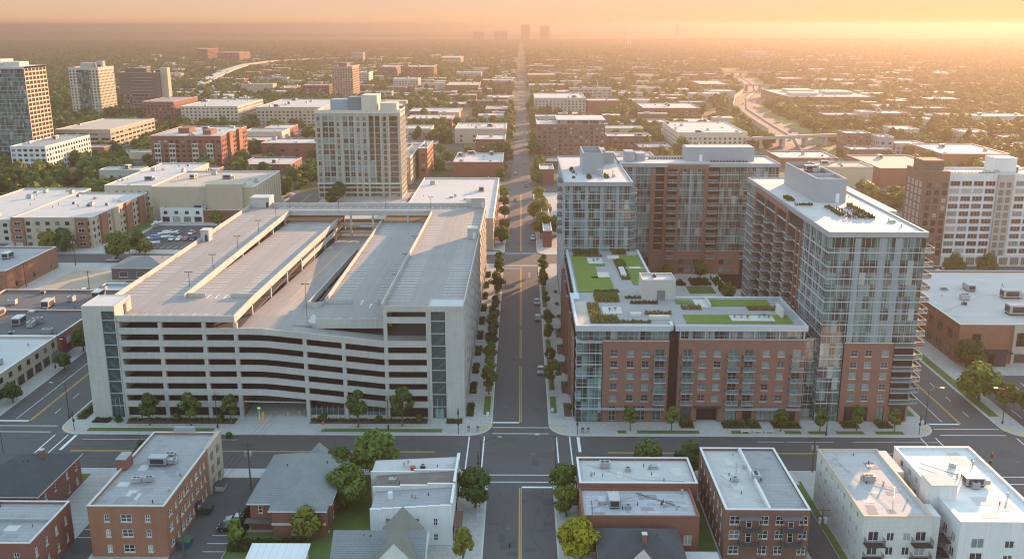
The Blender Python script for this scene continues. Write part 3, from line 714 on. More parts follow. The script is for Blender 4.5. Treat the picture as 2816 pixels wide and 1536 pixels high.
def flatroof(t,x0,x1,y0,y1,z,m=roofw,par=.5,th=.35,edge=None,h=1.2):
    """metal fascia ring with the roof sheet inside it"""
    fa=MB()
    for a,b,c,d in ((x0,x1,y0,y0+th),(x0,x1,y1-th,y1),(x0,x0+th,y0+th,y1-th),(x1-th,x1,y0+th,y1-th)): fa.box(a,b,c,d,z-h,z)
    fa.build('fascia',[edge or bluem],t)
    return MB().box(x0+th,x1-th,y0+th,y1-th,z-h,z-par).build('roof',[m],t)
plantm=Mleaf('roof planting',(.10,.12,.03),(.22,.17,.06))
bushm=Mleaf('bush leaves',(.035,.06,.02),(.07,.10,.025))
def tuft(name,x0,x1,y0,y1,z,h,par,m,n=None,sz=.3):
    mb=MB(); n=n or int((x1-x0)*(y1-y0)*9)
    for _ in range(n):
        x,y=R.uniform(x0,x1),R.uniform(y0,y1); a=R.uniform(0,6.28); hh=h*R.uniform(.4,1.1); s=sz*R.uniform(.5,1.2)
        c,s_=math.cos(a)*s,math.sin(a)*s; lx,ly=R.uniform(-.2,.2),R.uniform(-.2,.2)
        mb.poly([(x-c,y-s_,z),(x+c,y+s_,z),(x+c*.6+lx,y+s_*.6+ly,z+hh),(x-c*.6+lx,y-s_*.6+ly,z+hh*.85)])
    return mb.build(name,[m],par)
def south_tower():
    t=thing('apartment_tower','tall glass corner tower over red brick base with stacked corner balconies','apartment tower',(75,197,0))
    x0,x1,y0,y1,zt=65.,85.4,197.,271.5,43.
    MB().box(x0+.3,x1-.3,y0+.3,y1-.3,0,zt-1.3).build('core',[void],t)
    lev=[4.5+FH*k for k in range(6)]; lev=[4.5,7.1,9.65,12.2,14.85,17.65,20.1,22.65,25.2,27.75,30.3,32.85,35.5,38.6]
    tops=lev[1:]+[zt-1.2]
    # brick base front
    mb=MB(); rc=[]
    for k in range(5):
        for xc in (72.5,75.6,79.2): rc.append((xc-.75,xc+.75,lev[k]+.55,lev[k]+2.0))
    gr=[(71.4,76.6,.3,3.7),(78.6,80.2,.3,3.7),(81.4,84.9,.3,3.7)]
    wall(mb,'F',y0-.25,70,85.2,0,4.3,gr,.4); wall(mb,'F',y0-.25,70,80.9,4.3,18.3,rc)
    mb.box(70,70.2,y0-.25,y0+.2,0,18.3).box(70,80.9,y0-.25,y0+.3,18.3,18.5).box(80.7,80.9,y0-.2,y0+.3,4.3,18.3)
    mb.box(80.9,87.2,y0-.25,y0+1.9,3.85,4.3)
    for z in [17.75]: mb.box(80.9,87.4,y0-.25,y0+2.5,z,z+.5)
    mb.build('brick_base',[brickn],t)
    windows(t,'F',y0-.25,rc,2,2,bluem,glasst,pale); windows(t,'F',y0-.25,gr,0,2,dtrim,glasst,name='shop_window',rev=.35)
    MB().box(70.2,85.3,y0-.3,y0-.22,18.42,18.62).build('ledge',[pale],t)
    for k,(a,b) in enumerate(zip([.3]+lev,[lev[0]]+tops)):
        fx1=70. if k<6 else x1
        pn=PANF(x0,x1) if k>=6 else []
        glazing(t,'F',y0,x0,fx1,a,b-a-.2,pn,name='glazing')
        if 1<=k<6: glazing(t,'F',y0+1.2,80.9,84.,a,b-a-.2,[])
        glazing(t,'L',x0,y0,y0+19,a,b-a-.2,[(y0+4+i*4.4,y0+4.9+i*4.4) for i in range(4)])
        glazing(t,'L',x0+.6,y0+19,y1-10,a,b-a-.2,[(y0+22+i*5.5,y0+23.2+i*5.5) for i in range(8)])
        glazing(t,'L',x0,y1-10,y1,a,b-a-.2,[])
        glazing(t,'R',x1,y0,y1,a,b-a-.2,[(y0+8+i*6,y0+9+i*6) for i in range(10)])
    for k,z in enumerate(lev):
        if k<6: MB().box(x0-.12,70.1,y0-.14,y1,z-.2,z).build('floor_slab',[slabband],t)
        else: slab(t,x0,x1,y0,y1,z)
    # brick piers and balconies on the court side
    for ya,yb in ((216.2,217.3),(219.8,220.6),(228,229.2),(238.5,239.7),(249.5,250.6),(260.5,261.7)):
        MB().box(x0-.3,x0+.5,ya,yb,3,41.6 if ya>222 else 39).build('brick_pier',[brickn],t)
    MB().box(x0-.28,x0+.3,229,261.6,40.7,42.2).build('brick_band',[brickn],t)
    bm=balmesh(3.2,1.5,1.05,slabm,gtrim,pan_gl); bc=balmesh(4.2,1.9,1.05,slabm,wtrim,pan_gl)
    for k,z in enumerate(lev[1:13]):
        for yc in (224.5,234,244.5,255.5): balcony(t,bm,(x0-.02,yc,z),rad(-90)) if z>7 else 0
    for k,z in enumerate(lev):
        if z>4: balcony(t,bc,(x1+.02,y0+2.0,z),rad(90)); 
        if 4<=k: balcony(t,bm,(x1+.02,y0+24,z),rad(90))
        if k<6:
            f=MB().box(80.95,x1,y0-.6,y0+1.2,z-.16,z).build('balcony',[slabm],t); MB().box(80.95,x1,y0-.6,y0-.55,z,z+1.05,0).box(80.9,x1,y0-.65,y0-.5,z+1,z+1.06,1).build('railing',[pan_gl,wtrim],f)
    rf=flatroof(t,x0-.25,x1+.25,y0-.25,y1,zt,roofw,.35)
    MB().box(x1+.25,x1+3.2,222,262,zt-1.2,zt-.3,0).box(x1+.25,x1+3.0,222,262,0,zt-1.2,1).build('east_bay',[roofw,curtain],t)
    ph=MB()
    a,b,c,d=72.6,80,233,262
    ph.box(a,b,c,d,zt-.4,zt+4.6,0).box(a+.3,b-.3,c+8.6,d-.3,zt+4.55,zt+4.63,2).box(a+.3,b-.3,c+.3,c+8.3,zt+4.6,zt+4.66,1)
    for q in ((a,b,c,c+.3),(a,b,d-.3,d),(a,a+.3,c+.3,d-.3),(b-.3,b,c+.3,d-.3),(a+.3,b-.3,c+8.3,c+8.6)): ph.box(*q,zt+4.6,zt+5.6,0)
    p=ph.build('penthouse',[bluem,roofw,roofd],rf); MB().box(77.5,78.4,c-.05,c-.01,zt-.3,zt+1.9).build('door',[wtrim],p)
    roof_units(p,73.5,79,246,260,zt+4.6,(3,0,2))
    hedge=MB()
    for k,(xa,xb,ya,yb) in enumerate(((72.6,73.5,214,226),(78.6,79.6,211.5,228),(76.3,77.2,211.5,217),(66.2,70.4,227.2,228.2),(66.2,67.6,233,239))):
        o=tuft('planter_hedge',xa,xb,ya,yb,zt-.1,.8,rf,bushm,int((yb-ya)*(xb-xa)*16)); MB().box(xa,xb,ya,yb,zt-.36,zt-.02).build('planter_box',[pale],o)
    ch=MB()
    for i in range(16):
        x,y=R.uniform(74,78),R.uniform(213,226); ch.box(x-.3,x+.3,y-.3,y+.3,zt-.36,zt+.05).box(x-.3,x+.3,y+.2,y+.3,zt+.05,zt+.45)
    MB().box(73.8,78.4,211,229,zt-.36,zt-.33).build('terrace_paving',[pale],rf)
    roof_units(rf,81,84,200,260,zt-.35,(1,6,4,6,6)); 
    return t,ch,zt
def chairs(): pass
tower,_ch,_zt=south_tower()
def chair(x,y,z,label,rz):
    t=thing('lounge_chair',label,'lounge chair',(x,y,z),'dark lounge chairs on the tower roof terrace',rz)
    MB().box(-.32,.32,-.3,.3,.28,.4).build('seat',[dtrim],None).parent=t
    MB().hexa([(-.32,.22,.4),(.32,.22,.4),(.32,.3,.4),(-.32,.3,.4),(-.32,.36,.95),(.32,.36,.95),(.32,.44,.95),(-.32,.44,.95)]).build('backrest',[dtrim],None).parent=t
    for a in (-.28,.28):
        for b in (-.25,.25): MB().box(a-.03,a+.03,b-.03,b+.03,0,.28).build('leg',[dtrim],None).parent=t
    return t
c0=None
for r_,x in enumerate((74.2,75.4,77.6)):
    for i in range(7):
        y=212.6+2*i; lb='dark lounge chair in the %s row of the tower terrace, %s from front'%(('street side','middle','hedge side')[r_],('first','second','third','fourth','fifth','sixth','seventh')[i])
        if c0 is None: c0=chair(x,y,_zt-.33,lb,0)
        else: clone(c0,(x,y,_zt-.33),lb,R.uniform(-.5,.5)+(rad(90) if r_==1 else rad(-90)))
def north_tower():
    t=thing('apartment_tower','teal glass tower with pale slab lines beside the main street','apartment tower',(22,268.5,0))
    x0,x1,y0,y1,zt=12.6,31.5,268.7,324.,42.
    MB().box(x0+.3,x1-.3,y0+.3,y1-.3,0,zt-1.3).build('core',[void],t)
    lev=[4.5,7.1,9.7,12.4,15,17.6,20.2]+[23.0+2.62*i for i in range(6)]+[39.1-.4]; tops=lev[1:]+[zt-1.2]
    for k,(a,b) in enumerate(zip([.2]+lev,[lev[0]]+tops)):
        glazing(t,'F',y0,x0,x1,a,b-a-.2,[(x0+i*4.4+1.2,x0+i*4.4+2.2) for i in range(4)]); glazing(t,'L',x0,y0,y1,a,b-a-.2,[(y0+i*6+1.2,y0+i*6+2.2) for i in range(9)]); glazing(t,'R',x1,y0,y1,a,b-a-.2,[])
    for z in lev: slab(t,x0,x1,y0,y1,z)
    bm=balmesh(3.4,1.6,1.05,slabm,wtrim,pan_gl)
    for z in lev[7:]: balcony(t,bm,(x1,y0+2.2,z),rad(90)); balcony(t,bm,(x0,y0+20,z),rad(-90))
    rf=flatroof(t,x0-.3,x1+.3,y0-.3,y1,zt,roofw,.35)
    ph=MB(); a,b,c,d=18.6,24.6,285,302
    ph.box(a,b,c,d,zt-.4,zt+4,0)
    for q in ((a,b,c,c+.3),(a,b,d-.3,d),(a,a+.3,c+.3,d-.3),(b-.3,b,c+.3,d-.3)): ph.box(*q,zt+4,zt+6,0)
    for i in (1,2): ph.box(a+.3,b-.3,c+i*5.5,c+i*5.5+.2,zt+5.4,zt+5.6,0)
    ph.box(a+.3,b-.3,c+.3,d-.3,zt+3.9,zt+4.02,1); ph.box(23,26.8,304,311,zt-.4,zt+4.6,0).box(26.8,30,308,312,zt-.4,zt+3.2,0)
    ph.box(22.4,24,280.3,282,zt-.35,zt+1.7,0)
    ph.build('penthouse',[bluem,roofd],rf); roof_units(rf,14,18,275,300,zt-.35,(2,2,6,1)); roof_units(rf,26,30,275,290,zt-.35,(2,6,1))
    for q in ((19.4,20.4,276,281),(24.6,25.8,277,283),(15.2,16,290,296)): tuft('roof_planting',*q,zt-.35,.9,rf,bushm,90)
    return t
north_tower()
def rear_block():
    t=thing('apartment_tower','wide apartment block of glass bays between red brick piers behind the courtyard','apartment tower',(57,306.3,0))
    x0,x1,y0,y1,zt=31.7,83.,306.3,325.,42.
    MB().box(x0+.3,x1-.3,y0+.3,y1-.3,0,zt-1.3).build('core',[void],t)
    lev=[8.2,10.8]+[13.4+2.5*i for i in range(11)]; tops=lev[1:]+[zt-1.2]
    for k,(a,b) in enumerate(zip([5.4]+lev,[lev[0]]+tops)):
        if k>=2:
            for p,q in ((x0,42),(43.4,46.2),(47.2,50.4),(51.2,59.2),(60.4,63.4),(64.2,70.2),(70.6,x1)): glazing(t,'F',y0+(0 if q in (42,59.2,70.2,x1) else .7),p,q,a,b-a-.18,[(p+(q-p)*.4,p+(q-p)*.52)] if q-p>6 else [],1.1)
    for k,z in enumerate(lev):
        if k>=2: MB().box(x0,x1,y0-.08,y0+1.2,z-.18,z).build('floor_slab',[slabband],t)
    for xa,xb in ((42,43.4),(46.2,47.2),(50.4,51.2),(59.2,60.4),(63.4,64.2)): MB().box(xa,xb,y0-.35,y0+.9,5.4,40.6 if xa<59 else (41.2 if xa<60 else 12.8)).build('brick_pier',[brickn],t)
    MB().box(47.2,60.4,y0-.33,y0+.9,40.2,41.6).build('brick_band',[brickn],t)
    mb=MB(); rc=[]
    for k in (0,1):
        for xc in (52.8,55.2,57.6,66,68.6): rc.append((xc-.85,xc+.85,5.9+2.75*k,7.6+2.75*k))
    wall(mb,'F',y0-.2,42,72,5.4,13.2,rc); mb.build('brick_base',[brickn],t); windows(t,'F',y0-.2,rc,2,1,dtrim,glasst)
    bm=balmesh(3,1.3,1.05,slabm,gtrim,pan_gl)
    for z in lev[1:]:
        for xc in (48.8,61.9,73): balcony(t,bm,(xc,y0-.02 if xc<70 else y0,z),0)
    rf=flatroof(t,x0-.2,x1+.3,y0-.25,y1,zt,roofw,.35)
    p=MB().box(54,76.5,313.5,320.5,zt-.4,zt+4.2,0).box(54.3,76.2,313.8,320.2,zt+4.2,zt+4.3,1).build('penthouse',[bluem,roofw],rf); MB().box(58.5,59.5,313.42,313.49,zt-.3,zt+1.9).build('door',[wtrim],p)
    MB().box(34,37,312,318,zt-.4,zt+3).box(38,41,315,322,zt-.4,zt+2).build('stair_house',[bluem],rf)
    for i in range(13): put('condenser_unit',unit_mesh(2),(43+i*.95,319.5,zt-.35),rf,0,.8)
    for i in range(12): put('condenser_unit',unit_mesh(2),(62+i*1.05,311.8,zt-.35),rf,0,.9)
    return t
rear_block()
def podium():
    t=thing('apartment_podium','red brick apartment podium with green roof garden over the crossing','apartment block',(36,196.2,0))
    z=22.5
    MB().box(13,62,197.5,217.6,0,21.2).box(13,32.8,217.6,268,0,21.2).box(34,64.9,218.6,306,0,5.2).build('core',[void],t)
    FL=[3.3,5.9,8.5,11.1,13.7,16.3]
    mb=MB(); y=196.2
    # west brick block front
    rc=[(xc-.8,xc+.8,FL[k]+2.3-.55,FL[k]+2.3+.9) for k in range(5) for xc in (20.3,23.9,27.2)]
    bd=[(28.7+.5,28.7+2.6,FL[k]+1.4,FL[k]+3.4) for k in range(5)]
    gr=[(19.4,21,.4,3.9),(22.7,27.5,.4,3.9),(28.9,31,.4,3.9)]
    wall(mb,'F',y,17.7,32.2,0,18.9,rc+bd+gr,.3)
    mb.box(17.7,17.9,y,y+1.3,0,18.9).box(31.9,32.2,y+.01,y+1.4,0,18.9).box(17.7,32.2,y+.01,y+1.4,18.9,19)
    # east brick block front
    y2=196.4; cs=[36.5,40.2,43.9,47.6,51.2,54.6,58.2,60.9]
    rc2=[(xc-.8,xc+.8,FL[k]+1.75,FL[k]+3.2) for k in range(5) for xc in (40,43.6,54.4,58) ]; rc2=[]
    for k in range(5):
        for xc in (39.6,42.8,53.4,56.6): rc2.append((xc-.8,xc+.8,FL[k]+1.75,FL[k]+3.2))
        for xc in (36.3,46.2,49.6,60.0): rc2.append((xc-.95,xc+.95,FL[k]+1.35,FL[k]+3.3))
    gr2=[(35.3,37.6,.4,3.6),(38.7,43.6,.17,3.5),(45,47.6,.4,3.7),(48.9,51,.4,3.7),(52,57.2,.4,3.7),(58.4,60.6,.4,3.7)]
    wall(mb,'F',y2,34.3,61.7,0,19.2,rc2+gr2,.3)
    mb.box(34.3,34.5,y2+.01,y2+1.5,0,19.2).box(61.5,61.7,y2+.01,y2+1.5,0,19.2).box(34.3,61.7,y2+.01,y2+1.5,19.2,19.3)
    # west flank along the main street
    rf_=[(yc-.8,yc+.8,FL[k]+1.75,FL[k]+3.2) for k in range(5) for yc in [203+3.6*i for i in range(18)]]
    wall(mb,'L',11.8,199,266,0,18.9,rf_,.3)
    for ya in (212,226,240,254): mb.box(11.2,11.85,ya,ya+1.4,0,20.4)
    mb.build('brick_wall',[brickn],t)
    windows(t,'F',y,rc+bd,2,2,bluem,glasst,pale,rev=.25); windows(t,'F',y2,rc2,2,2,bluem,glasst,pale,rev=.25)
    windows(t,'F',y,gr,0,3,gtrim,glasst,name='shop_window',rev=.28); windows(t,'F',y2,[g for g in gr2 if g[0]!=38.7],0,2,dtrim,glasst,name='shop_window',rev=.28)
    windows(t,'L',11.8,rf_,2,2,wtrim,glasst)
    # garage passage
    MB().box(38.9,43.4,196.75,214,3.45,3.7).box(38.7,38.9,196.75,214,.17,3.5).box(43.4,43.6,196.75,214,.17,3.5).box(38.9,43.4,214,214.2,.17,3.5).build('passage',[M('passage wall',(.16,.14,.12),.9,.1)],t)
    MB().box(38.2,44.1,195.9,196.35,3.55,3.9).build('canopy',[dtrim],t)
    for xa,xb in ((13,31.6),(45,61.4)): MB().box(xa,xb,195.2,196.15 if xa<20 else 196.35,3.35,3.5).build('canopy',[gtrim],t)
    # glass corner, recess and top storeys
    L2=[.3,3.4]+FL[1:]+[18.75]; 
    for k,(a,b) in enumerate(zip(L2,L2[1:]+[21.3])):
        if k<7:
            glazing(t,'F',196.1,12.2,17.7,a,b-a-.2,[]); glazing(t,'L',12.2,196.1,200,a,b-a-.2,[]); glazing(t,'F',199.6,32.2,34.3,a,b-a-.2,[]); glazing(t,'F',199,61.7,65,a,b-a-.2,[(62,62.5)])
            MB().box(12.05,17.72,195.98,200,b-.2,b).build('floor_slab',[slabband],t); MB().box(32.25,34.25,199.5,200,b-.2,b).build('floor_slab',[slabband],t); MB().box(61.75,64.9,198.9,199.4,b-.2,b).build('floor_slab',[slabband],t)
    glazing(t,'F',197.3,12.2,32.2,19,2.35,[(20.5,21),(25.5,26)]); glazing(t,'F',197.15,34.3,61.7,19.3,2.1,[(36.4+i*4.7,37.4+i*4.7) for i in range(6)]); glazing(t,'L',12.2,200,267,19,2.3,[]); glazing(t,'F',199.4,32.2,34.3,18.9,2.4,[])
    MB().box(17.75,32.2,196.05,196.25,18.98,19.12).box(34.3,61.8,196.25,196.45,19.28,19.42).build('ledge',[pale],t)
    for x in (34.6,40,45.2,50.6,56,61.3): MB().box(x-.12,x+.12,196.6,197.14,19.4,21.3).build('terrace_screen',[gtrim],t)
    bm=balmesh(2.6,1.3,1.,slabm,gtrim,pan_gl)
    for k in range(5):
        balcony(t,bm,(30.25,y-.02,FL[k]+1.38),0)
        for xc in (36.3,46.2,49.6,60.): balcony(t,bm,(xc,y2-.02,FL[k]+1.33),0)
    # roof garden
    fa=MB()
    for q in ((11.9,32.4,195.9,196.5),(33.4,61.9,196.1,196.6),(32.4,33.4,199,199.4),(11.9,12.5,196.5,217),(13,13.6,222,268),(11.9,14,217,222) ,(33.2,33.8,219.2,268),(33.8,61.9,218.4,219.1),(61.4,61.9,196.6,218.4)): fa.box(*q,z-1.25,z)
    fa.box(32.4,33.0,196.5,199,z-1.25,z).build('fascia',[M('pale metal fascia',(.44,.48,.52),.45,.05,metal=.2)],t)
    rf=MB().box(12.5,61.4,199.4,218.4,21.2,22.05).box(12.5,32.4,196.5,199.4,21.2,22.05).box(33.4,61.4,196.6,199.4,21.2,22.05).box(13.6,33.2,218.4,268,21.2,22.05).build('roof',[M('roof pavers',(.29,.295,.295),.85,.08,.3,3,seam=(1.2,1.2,.04,.8))],t)
    za=22.06
    MB().box(12.6,15.2,197,216,za,za+.06).box(15.2,32,196.7,198.4,za,za+.06).build('gravel_strip',[rooft],rf)
    for q in ((14.2,18.2,224,262),(18.2,23,226,238.5),(18.2,22.8,250,252.5),(18.2,20,237,250),(27.6,33,249.5,262.5),(28.2,33,231,247),(36.4,59.6,199,205.2),(44.5,58,212.5,217.4),(36.4,41,214,217)):
        MB().box(*q,za,za+.16).build('roof_lawn',[lawnb],rf)
    for q,m,h in (((15.4,21.4,199,204),plantm,.7),((15.4,18,204,214),plantm,.6),((17.6,23.2,215.5,222),plantm,.9),((25.6,32,214,215.5),bushm,.6),((25.8,28,236,249),plantm,.6),((25.6,28.4,249.5,257),plantm,.6),((18,24,223.8,225.6),bushm,.5),((21.4,28.5,199.2,200.6),plantm,.5),((25,36.4,218.4,219.4),bushm,.6) ,((37,41.5,209.5,212),plantm,.7),((52,60,209,211.5),plantm,.5),((15,22,263.5,267),bushm,1.1),((26,30,263.5,267),bushm,1.1),((14.5,22.8,260.8,262.4),bushm,.4),((28,34,205.6,207.2),plantm,.6)):
        o=tuft('planting_bed',*q,za+.1,h,rf,m); MB().box(*q,za,za+.1).build('bed_soil',[soil],o)
    for q in ((18.5,22.4,252.6,258.6),(24.2,27.5,258,262),(20,23,238,243),(29,32,247,249),(18.6,23,206,211),(46.5,56,200.6,204.6),(40.6,43.4,211,217.6)): MB().box(*q,za,za+.19).build('terrace_paving',[pale],rf)
    for q in ((26,27.4,238.5,247),(24.5,27,204,205.5),(28.6,33,202,203.4)): MB().box(*q,za,za+.7).build('planter_box',[pale],rf)
    MB().box(57.8,58.3,203,208,za,za+2.1).box(43.4,43.8,211,217.6,za,za+1).build('garden_wall',[pale],rf)
    ft=MB()
    for q in ((20,255),(21.2,255.6),(47.5,203),(49,203.2),(50.3,202.6),(53,203.3),(54.2,203.6),(55,202.9),(20.2,208),(21.5,208.4)):
        o=MB().disc(q[0],q[1],za+.2,.08,.5,6).disc(q[0],q[1],za+.7,.45,.06,10).build('terrace_table',[dtrim],rf)
    sh=MB(); a,b,c,d=28.7,36.6,224.6-7,224.4
    sh.box(a,b,c,d,za,za+4.4,0)
    for q in ((a,b,c,c+.3),(a,b,d-.3,d),(a,a+.3,c+.3,d-.3),(b-.3,b,c+.3,d-.3)): sh.box(*q,za+4.4,za+4.9,0)
    s_=sh.box(a+.3,b-.3,c+.3,d-.3,za+4.4,za+4.46,1).build('stair_house',[M('taupe stucco',(.42,.40,.37),.9,.06),roofw],rf); MB().box(32.2,34.2,c-.05,c-.01,za,za+2.3).build('door',[M('gray door',(.16,.16,.17),.6,.05)],s_); put('fan_unit',unit_mesh(2),(32,222,za+4.46),s_)
    # courtyard deck behind
    cy_=MB().box(33.9,65,219.1,306.2,5.2,5.42).build('courtyard_deck',[M('court paving',(.45,.43,.40),.9,.1,.3,3)],t)
    for q in ((42,56,262,274),(57,63,250,262),(40,47,280,289),(52,60,282,290)): MB().box(*q,5.42,5.6).build('court_lawn',[lawn],cy_)
    for q in ((35,39,255,300),(61.5,64,262,300),(44,52,291,296),(54,60,291,298)): tuft('planting_bed',*q,5.42,1.2,cy_,bushm,260,.5)
    return t
podium()
# ------------------------------------------------------------------ houses and low blocks this side of the cross street
def hip(par,x0,x1,y0,y1,ze,zr,rm,ov=.5,ax=None,gable=False,name='roof'):
    x0-=ov;x1+=ov;y0-=ov;y1+=ov; w,d=x1-x0,y1-y0; mb=MB()
    if ax is None: ax='x' if w>d else 'y'
    if ax=='x':
        h=0 if gable else d/2; a=(x0+min(h,w/2-.01),(y0+y1)/2,zr); b=(x1-min(h,w/2-.01),(y0+y1)/2,zr)
        c=[(x0,y0,ze),(x1,y0,ze),(x1,y1,ze),(x0,y1,ze)]
        mb.poly([c[0],c[1],b,a]).poly([c[2],c[3],a,b]).poly([c[1],c[2],b],2 if gable else 0).poly([c[3],c[0],a],2 if gable else 0)
    else:
        h=0 if gable else w/2; a=((x0+x1)/2,y0+min(h,d/2-.01),zr); b=((x0+x1)/2,y1-min(h,d/2-.01),zr)
        c=[(x0,y0,ze),(x1,y0,ze),(x1,y1,ze),(x0,y1,ze)]
        mb.poly([c[1],c[2],b,a]).poly([c[3],c[0],a,b]).poly([c[0],c[1],a],2 if gable else 0).poly([c[2],c[3],b],2 if gable else 0)
    mb.poly([c[0],c[3],c[2],c[1]],1)
    for p,q in zip(c,c[1:]+c[:1]): mb.poly([p,q,(q[0],q[1],ze-.22),(p[0],p[1],ze-.22)],1)
    return mb.build(name,[rm,wtrim,whitep],par)
def house(label,x0,x1,y0,y1,ze,zr,wm,rm,F=(),Rt=(),L=(),ax=None,gable=False,cat='house',name='house',fm=None,chim=()):
    t=thing(name,label,cat,((x0+x1)/2,y0,0)); mb=MB()
    for f,p,a,b,r in (('F',y0,x0,x1,F),('R',x1,y0,y1,Rt),('L',x0,y0,y1,L),('B',y1,x0,x1,())):
        wall(mb,f,p,a,b,0,ze-.1,r); windows(t,f,p,r,1,2,fm or wtrim,glass,pale)
    mb.build('wall',[wm],t); r=hip(t,x0,x1,y0,y1,ze,zr,rm,ax=ax,gable=gable)
    for x,y,z in chim: MB().box(x-.35,x+.35,y-.35,y+.35,ze-.5,z,0).box(x-.42,x+.42,y-.42,y+.42,z,z+.15,1).build('chimney',[brickr,pale],r)
    for _ in range(3): put('vent_pipe',unit_mesh(6),(R.uniform(x0+2,x1-2),(y0+y1)/2+R.uniform(-1,1),(ze+zr*2)/3),r)
    return t
W=lambda xs,w,zs,h:[(x-w/2,x+w/2,z,z+h) for z in zs for x in xs]
# three storey brick block with the gray roof
Z3=[1.0,3.8,6.5]
t=bld('long three storey brick apartment block with gray roof and tan rear bay beside the alley',-70.6,-58,140,169.3,9.3,bricko,roofg,
 F=W([-67.6,-60.9],.8,Z3,1.35)+W([-64.4],1.8,Z3,1.35),Rt=W([142.3,147.2,150.6,155.3],1.5,Z3,1.35)+W([145,149,152.8,157.6,159.7],.75,Z3,1.2),par=.4,units=(),nx=2,nz=2,sill=pale,cop=pale)
MB().box(-58.6,-57.75,161.6,169.55,0,9.5).build('tan_bay',[tan],t); rc=W([163.4,166.8],1.3,Z3,1.4)
windows(t,'R',-57.74,rc,2,2,dtrim,glass,None,rev=.02)
MB().box(-66.6,-62.6,169.0,169.6,9.42,10.4).build('parapet_hump',[bluem],t)
MB().box(-71.3,-69.6,153.6,156.6,8.8,11.,0).box(-71.4,-69.5,153.5,156.7,11,11.12,1).build('stair_house',[brickr,roofg],t)
strips(t,'door_hood',dtrim,(-58,-57,153.4,154.8,2.5,2.62)); MB().box(-58.05,-57.94,153.5,154.6,.1,2.3).build('door',[dtrim],t)
# corner row: three joined shops
def steprow(label,y0,y1,z0,z1,wm,rm,nst,fw=(),x0=-25.2,x1=-11.4,side=None):
    t=thing('shop_building',label,'building',((x0+x1)/2,y0,0)); mb=MB()
    zt=lambda x:z0+(z1-z0)*(x-x0)/(x1-x0)
    rects=list(fw); base=min(z0,z1)-.1
    wall(mb,'F',y0,x0,x1,0,base,rects); windows(t,'F',y0,rects,2,2,wtrim,glass,pale)
    rr=W([y0+1.6,y0+4.2],1.0,[4.3],1.5); rr2=[(y0+.5,y1-.5,.3,2.9)]
    wall(mb,'R',x1,y0,y1,0,z1+.5,rr+rr2); windows(t,'R',x1,rr,1,2,wtrim,glass,pale); windows(t,'R',x1,rr2,0,1,dtrim,glass,name='shop_window')
    wall(mb,'L',x0,y0,y1,0,z0); wall(mb,'B',y1,x0,x1,0,base)
    for i in range(nst):
        a,b=x0+(x1-x0)*i/nst,x0+(x1-x0)*(i+1)/nst; h=zt(b)+.25
        mb.box(a,b,y0-.02,y0+.28,base-.02,h)
    mb.build('wall',[wm],t)
    rf=MB().hexa([(x0+.02,y0+.3,z0-.2),(x1-.05,y0+.3,z1-.2),(x1-.05,y1-.02,z1-.2),(x0+.02,y1-.02,z0-.2),(x0+.02,y0+.3,z0),(x1-.05,y0+.3,z1),(x1-.05,y1-.02,z1),(x0+.02,y1-.02,z0)]).build('roof',[rm],t)
    cp=MB()
    for i in range(nst):
        a,b=x0+(x1-x0)*i/nst,x0+(x1-x0)*(i+1)/nst; h=zt(b)+.25; cp.box(a,b,y0-.08,y0+.34,h,h+.08)
    cp.box(x1-.35,x1+.1,y0+.34,y1,z1+.5,z1+.62); cp.build('coping',[wtrim],t)
    return t,rf
t,rf=steprow('white painted two storey shop with stepped parapet and gray roof by the main street',144.2,151.3,6.3,7.2,whitep,roofg,7,W([-22.2,-18.6,-17.3,-14.2],.75,[3.7],1.4)+W([-22,-14.2],.8,[.9],1.3))
MB().disc(-22.3,148.5,6.45,.42,1.2,12).build('roof_tank',[whitep],rf); roof_units(rf,-20,-13,145,150,6.9,(6,6,1)); strips(t,'awning',M('brown awning',(.14,.08,.06),.8),(-11.4,-9.9,145,150.6,2.9,3.05))
t,rf=steprow('middle shop of the corner row with brown tarred roof',151.4,157,6.5,7.5,whiteb,M('brown tar roof',(.16,.13,.115),.9,.25,.4,3,stain=((.3,.28,.26),.4,.5)),3,x0=-25.8)
roof_units(rf,-24,-20,152,156,6.8,(4,6,6))
t,rf=steprow('corner shop with pale blue roof at the crossing',157.1,163.2,6.5,7.3,pale,roofw2,2,x0=-27)
roof_units(rf,-24,-14,158,162,7,(2,6,6,6,1)); MB().disc(-19.5,158.6,6.9,.5,.6,12).build('vent_hood',[M('red vent',(.35,.06,.04),.6)],rf)
# gray hipped brick house
t=house('two storey brick house with big gray shingled hip roof beside the alley parking',-46.8,-33,149,167.6,5.3,9.2,brickr,shing,F=W([-45,-36.6,-34.6],.7,[3.3],1.3),Rt=W([152,156,161],.8,[3.3,.9],1.3),ax='y',chim=())
w_=MB(); wall(w_,'F',146.6,-42.4,-33.3,0,5.15,W([-38.8,-36.2],.75,[3.2,.6],1.3)); wall(w_,'R',-33.3,146.6,149,0,5.15); wall(w_,'L',-42.4,146.6,149,0,5.15); w_.box(-42.5,-33.2,146.4,146.6,2.4,2.75,1).build('front_wing',[brickr,pale],t)
windows(t,'F',146.6,W([-38.8,-36.2],.75,[3.2,.6],1.3),1,2,wtrim,glass,pale)
mb=MB(); mb.poly([(-42.9,146,5.3),(-32.8,146,5.3),(-37.8,151.5,8.1)]).poly([(-42.9,146,5.3),(-37.8,151.5,8.1),(-37.8,158,8.1),(-42.9,153,5.3)]).poly([(-32.8,146,5.3),(-32.8,153,5.3),(-37.8,158,8.1),(-37.8,151.5,8.1)]).box(-42.9,-32.8,145.98,146.1,5.08,5.28,1).build('roof',[shing,wtrim],t)
mb=MB().disc(-38,166,5.2,3.4,3.6,8,0,r2=.05).build('turret_roof',[shing],t)
strips(t,'porch_roof',darkp,(-47.5,-42.5,147.2,148.9,2.2,2.4))
